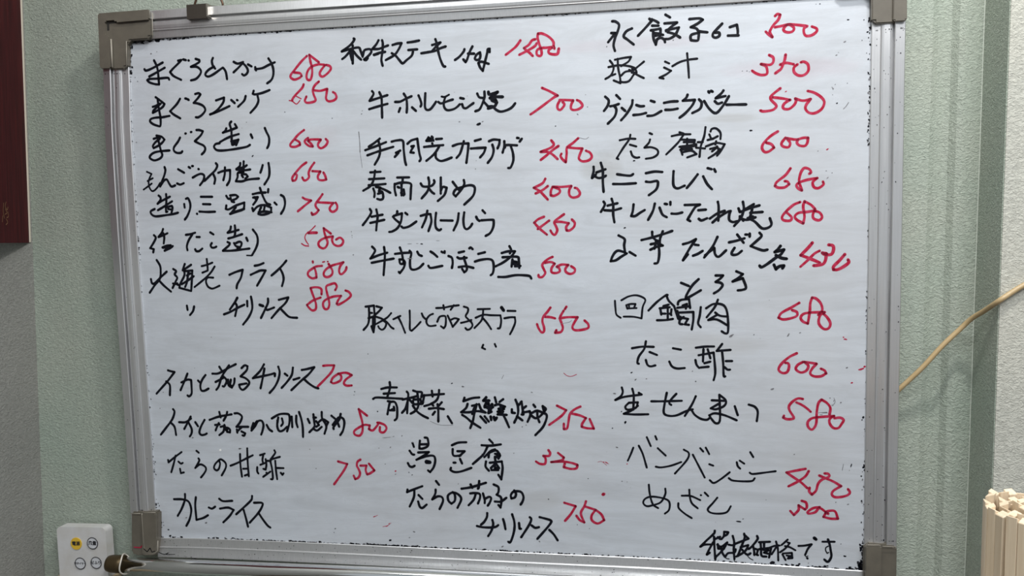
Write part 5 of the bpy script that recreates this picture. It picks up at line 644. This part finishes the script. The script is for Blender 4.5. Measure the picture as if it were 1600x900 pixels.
# ------------------------------------------------------------------ dark red plaque, upper left
ang = math.radians(20)
d_ = Vector((math.sin(ang), -math.cos(ang), 0)); n_ = Vector((math.cos(ang), math.sin(ang), 0))
PM = Matrix(((d_.x, n_.x, 0, 0), (d_.y, n_.y, 0, 0), (0, 0, 1, 0), (0, 0, 0, 1)))
PM.translation = Vector((-0.8155, -0.0095, 0.0802))
PQ = empty('wooden_plaque', PM, 'dark red wooden plaque with a worn gold mark, hanging in the upper left corner', 'sign')
bm = bmesh.new(); box(bm, (0.0, -0.012, 0.0), (0.42, 0.0, 0.75)); bevel(bm, 0.0008, 2)
finish(bm, 'panel', M_RED, PQ)
bm = bmesh.new(); box(bm, (-0.0035, -0.012, 0.001), (-0.0001, 0.0018, 0.75)); bevel(bm, 0.0006, 2)
o = finish(bm, 'edge_band', M_PALE, PQ); o['label'] = 'pale cream edge strip'
bm = bmesh.new()
random.seed(3)
for s in ([(0.146, 0.068), (0.150, 0.060), (0.143, 0.055), (0.139, 0.060)], [(0.150, 0.056), (0.144, 0.050), (0.152, 0.047)], [(0.141, 0.052), (0.139, 0.044), (0.146, 0.042)],
          [(0.155, 0.066), (0.158, 0.052), (0.154, 0.040)], [(0.148, 0.040), (0.143, 0.034), (0.150, 0.030)], [(0.160, 0.045), (0.163, 0.034)]):
    P = [Vector((x - 0.057, z, 0)) for x, z in s]
    Q = catmull(P, 4)
    for a, b in zip(Q, Q[1:]):
        t = (b - a).normalized(); nn = Vector((-t.y, t.x, 0)) * 0.0006
        bm.faces.new([bm.verts.new((v.x, 0.0006, v.y)) for v in (a + nn, b + nn, b - nn, a - nn)])
finish(bm, 'gold_mark', M_GOLD, PQ)

# ------------------------------------------------------------------ cable on the right
bm = bmesh.new()
pts = catmull([(0.575, -0.006, -0.205), (0.600, -0.0115, -0.172), (0.6285, -0.020, -0.1375), (0.6580, -0.030, -0.1010), (0.6830, -0.0335, -0.0680), (0.7060, -0.037, -0.0415), (0.7165, -0.046, -0.0262), (0.7250, -0.066, -0.0130),
               (0.7322, -0.0912, 0.0022), (0.7465, -0.0915, 0.0130), (0.7625, -0.0915, 0.0240), (0.81, -0.0915, 0.052), (0.9, -0.0915, 0.098), (1.05, -0.0915, 0.15)], 8)
tube(bm, pts, 0.0036, 14)
o = finish(bm, 'cable', M_CABLE, None, True)
tag(o, 'cream vinyl cable sloping down from the beige pillar to behind the whiteboard', 'cable')

# ------------------------------------------------------------------ disposable chopsticks, lower right
CX, CY, ZT = 0.4885, -0.757, -0.0700
def stick_mesh(w0, t0):
    bm = bmesh.new()
    # half of a pair: square shaft, slanted cut at the top
    L = 0.205
    vs_ = []
    secs = [(-L, 0.62), (-0.02, 1.0), (0.0, 1.0)]
    for i, (z, k) in enumerate(secs):
        ring = []
        for x, y in ((0, -t0 / 2), (w0, -t0 / 2), (w0, t0 / 2), (0, t0 / 2)):
            zz = z
            if i == 2: zz = z - (0.0022 if y < 0 else 0.0)
            ring.append(bm.verts.new((x * k, y * k, zz)))
        vs_.append(ring)
    for a, b in zip(vs_, vs_[1:]):
        for k in range(4): bm.faces.new((a[k], a[(k + 1) % 4], b[(k + 1) % 4], b[k]))
    bm.faces.new(vs_[0][::-1]); bm.faces.new(vs_[-1])
    bmesh.ops.recalc_face_normals(bm, faces=bm.faces)
    bevel(bm, 0.0003, 1)
    me = bpy.data.meshes.new('stick'); bm.to_mesh(me); bm.free(); me.materials.append(M_STICK)
    return me
ST = stick_mesh(0.0064, 0.0046)
random.seed(11)
#@@STICKS@@
def chopsticks(x, y, rot, top, label, share):
    o = bpy.data.objects.new('chopsticks', None); C.objects.link(o); o.empty_display_size = 0.01
    o.matrix_world = Matrix.Translation(Vector((x, y, top))) @ Matrix.Rotation(rot, 4, 'Z')
    tag(o, label, 'chopsticks', 'disposable chopsticks in the bundle')
    for s in (1, -1):
        c = bpy.data.objects.new('stick', ST); C.objects.link(c); c.parent = o
        c.matrix_local = Matrix.Translation(Vector((s * 0.00012, 0, 0))) @ (Matrix.Identity(4) if s > 0 else Matrix.Rotation(math.pi, 4, 'Z'))
    return o
LAB = {(0, 3): 'back rim chopsticks beside the right edge of the photo, in front of the beige wall',
       (0, 4): 'chopsticks at the back rim of the bundle, just left of its top end',
       (0, 5): 'chopsticks at the back left of the bundle rim, behind the leftmost pair',
       (0, 6): 'leftmost pair of pale chopsticks in the bundle, edge against the green wall strip',
       (0, 7): 'pale chopsticks at the front left rim, right next to the leftmost pair',
       (0, 8): 'pale chopsticks at the front rim, nearest the lower right corner of the photo',
       (1, 3): 'chopsticks in the second ring, just inside the back rim of the bundle',
       (1, 4): 'chopsticks in the second ring, just inside the left rim of the bundle',
       (1, 5): 'chopsticks in the second ring, just behind the front left rim pairs',
       (1, 6): 'chopsticks in the second ring, just behind the foremost rim pair',
       (2, 2): 'inner chopsticks of the bundle beside the dark gap, towards the back',
       (2, 3): 'inner chopsticks of the bundle beside the dark gap, towards the front'}
for ri_, (R_, n) in enumerate(((0.0280, 13), (0.0205, 10), (0.0130, 6), (0.0055, 2))):
    for k in range(n):
        a = 2 * math.pi * k / n + (random.uniform(-0.02, 0.02) if ri_ else random.uniform(-0.01, 0.01)) + (0.2 if ri_ else 0)
        chopsticks(CX + R_ * math.cos(a), CY + R_ * math.sin(a), a + math.pi / 2 + random.uniform(-0.12, 0.12), ZT + random.uniform(-0.0022, 0.0016),
                   LAB.get((ri_, k), 'pale wooden chopsticks of the bundle mostly hidden beyond the right edge of the photo'), 0)
bm = bmesh.new()
n = 40; ro, ri = 0.0385, 0.0345; z0, z1 = ZT - 0.212, ZT - 0.115
rings = [[bm.verts.new((CX + r * math.cos(2 * math.pi * k / n), CY + r * math.sin(2 * math.pi * k / n), z)) for k in range(n)] for r, z in ((ro, z0), (ro, z1), (ri, z1), (ri, z0 + 0.006))]
for a, b in zip(rings, rings[1:]):
    for k in range(n): bm.faces.new((a[k], a[(k + 1) % n], b[(k + 1) % n], b[k]))
bm.faces.new(rings[0][::-1]); bm.faces.new(rings[-1])
o = finish(bm, 'chopstick_cup', M_BOXW)
tag(o, 'round wooden cup holding the bundle of chopsticks', 'cup')
bm = bmesh.new(); box(bm, (0.30, -0.90, z0 - 0.03), (1.2, -0.62, z0 - 0.0002)); bevel(bm, 0.003, 2)
o = finish(bm, 'countertop', M_BOXW); tag(o, 'wooden counter under the chopstick cup', 'counter')
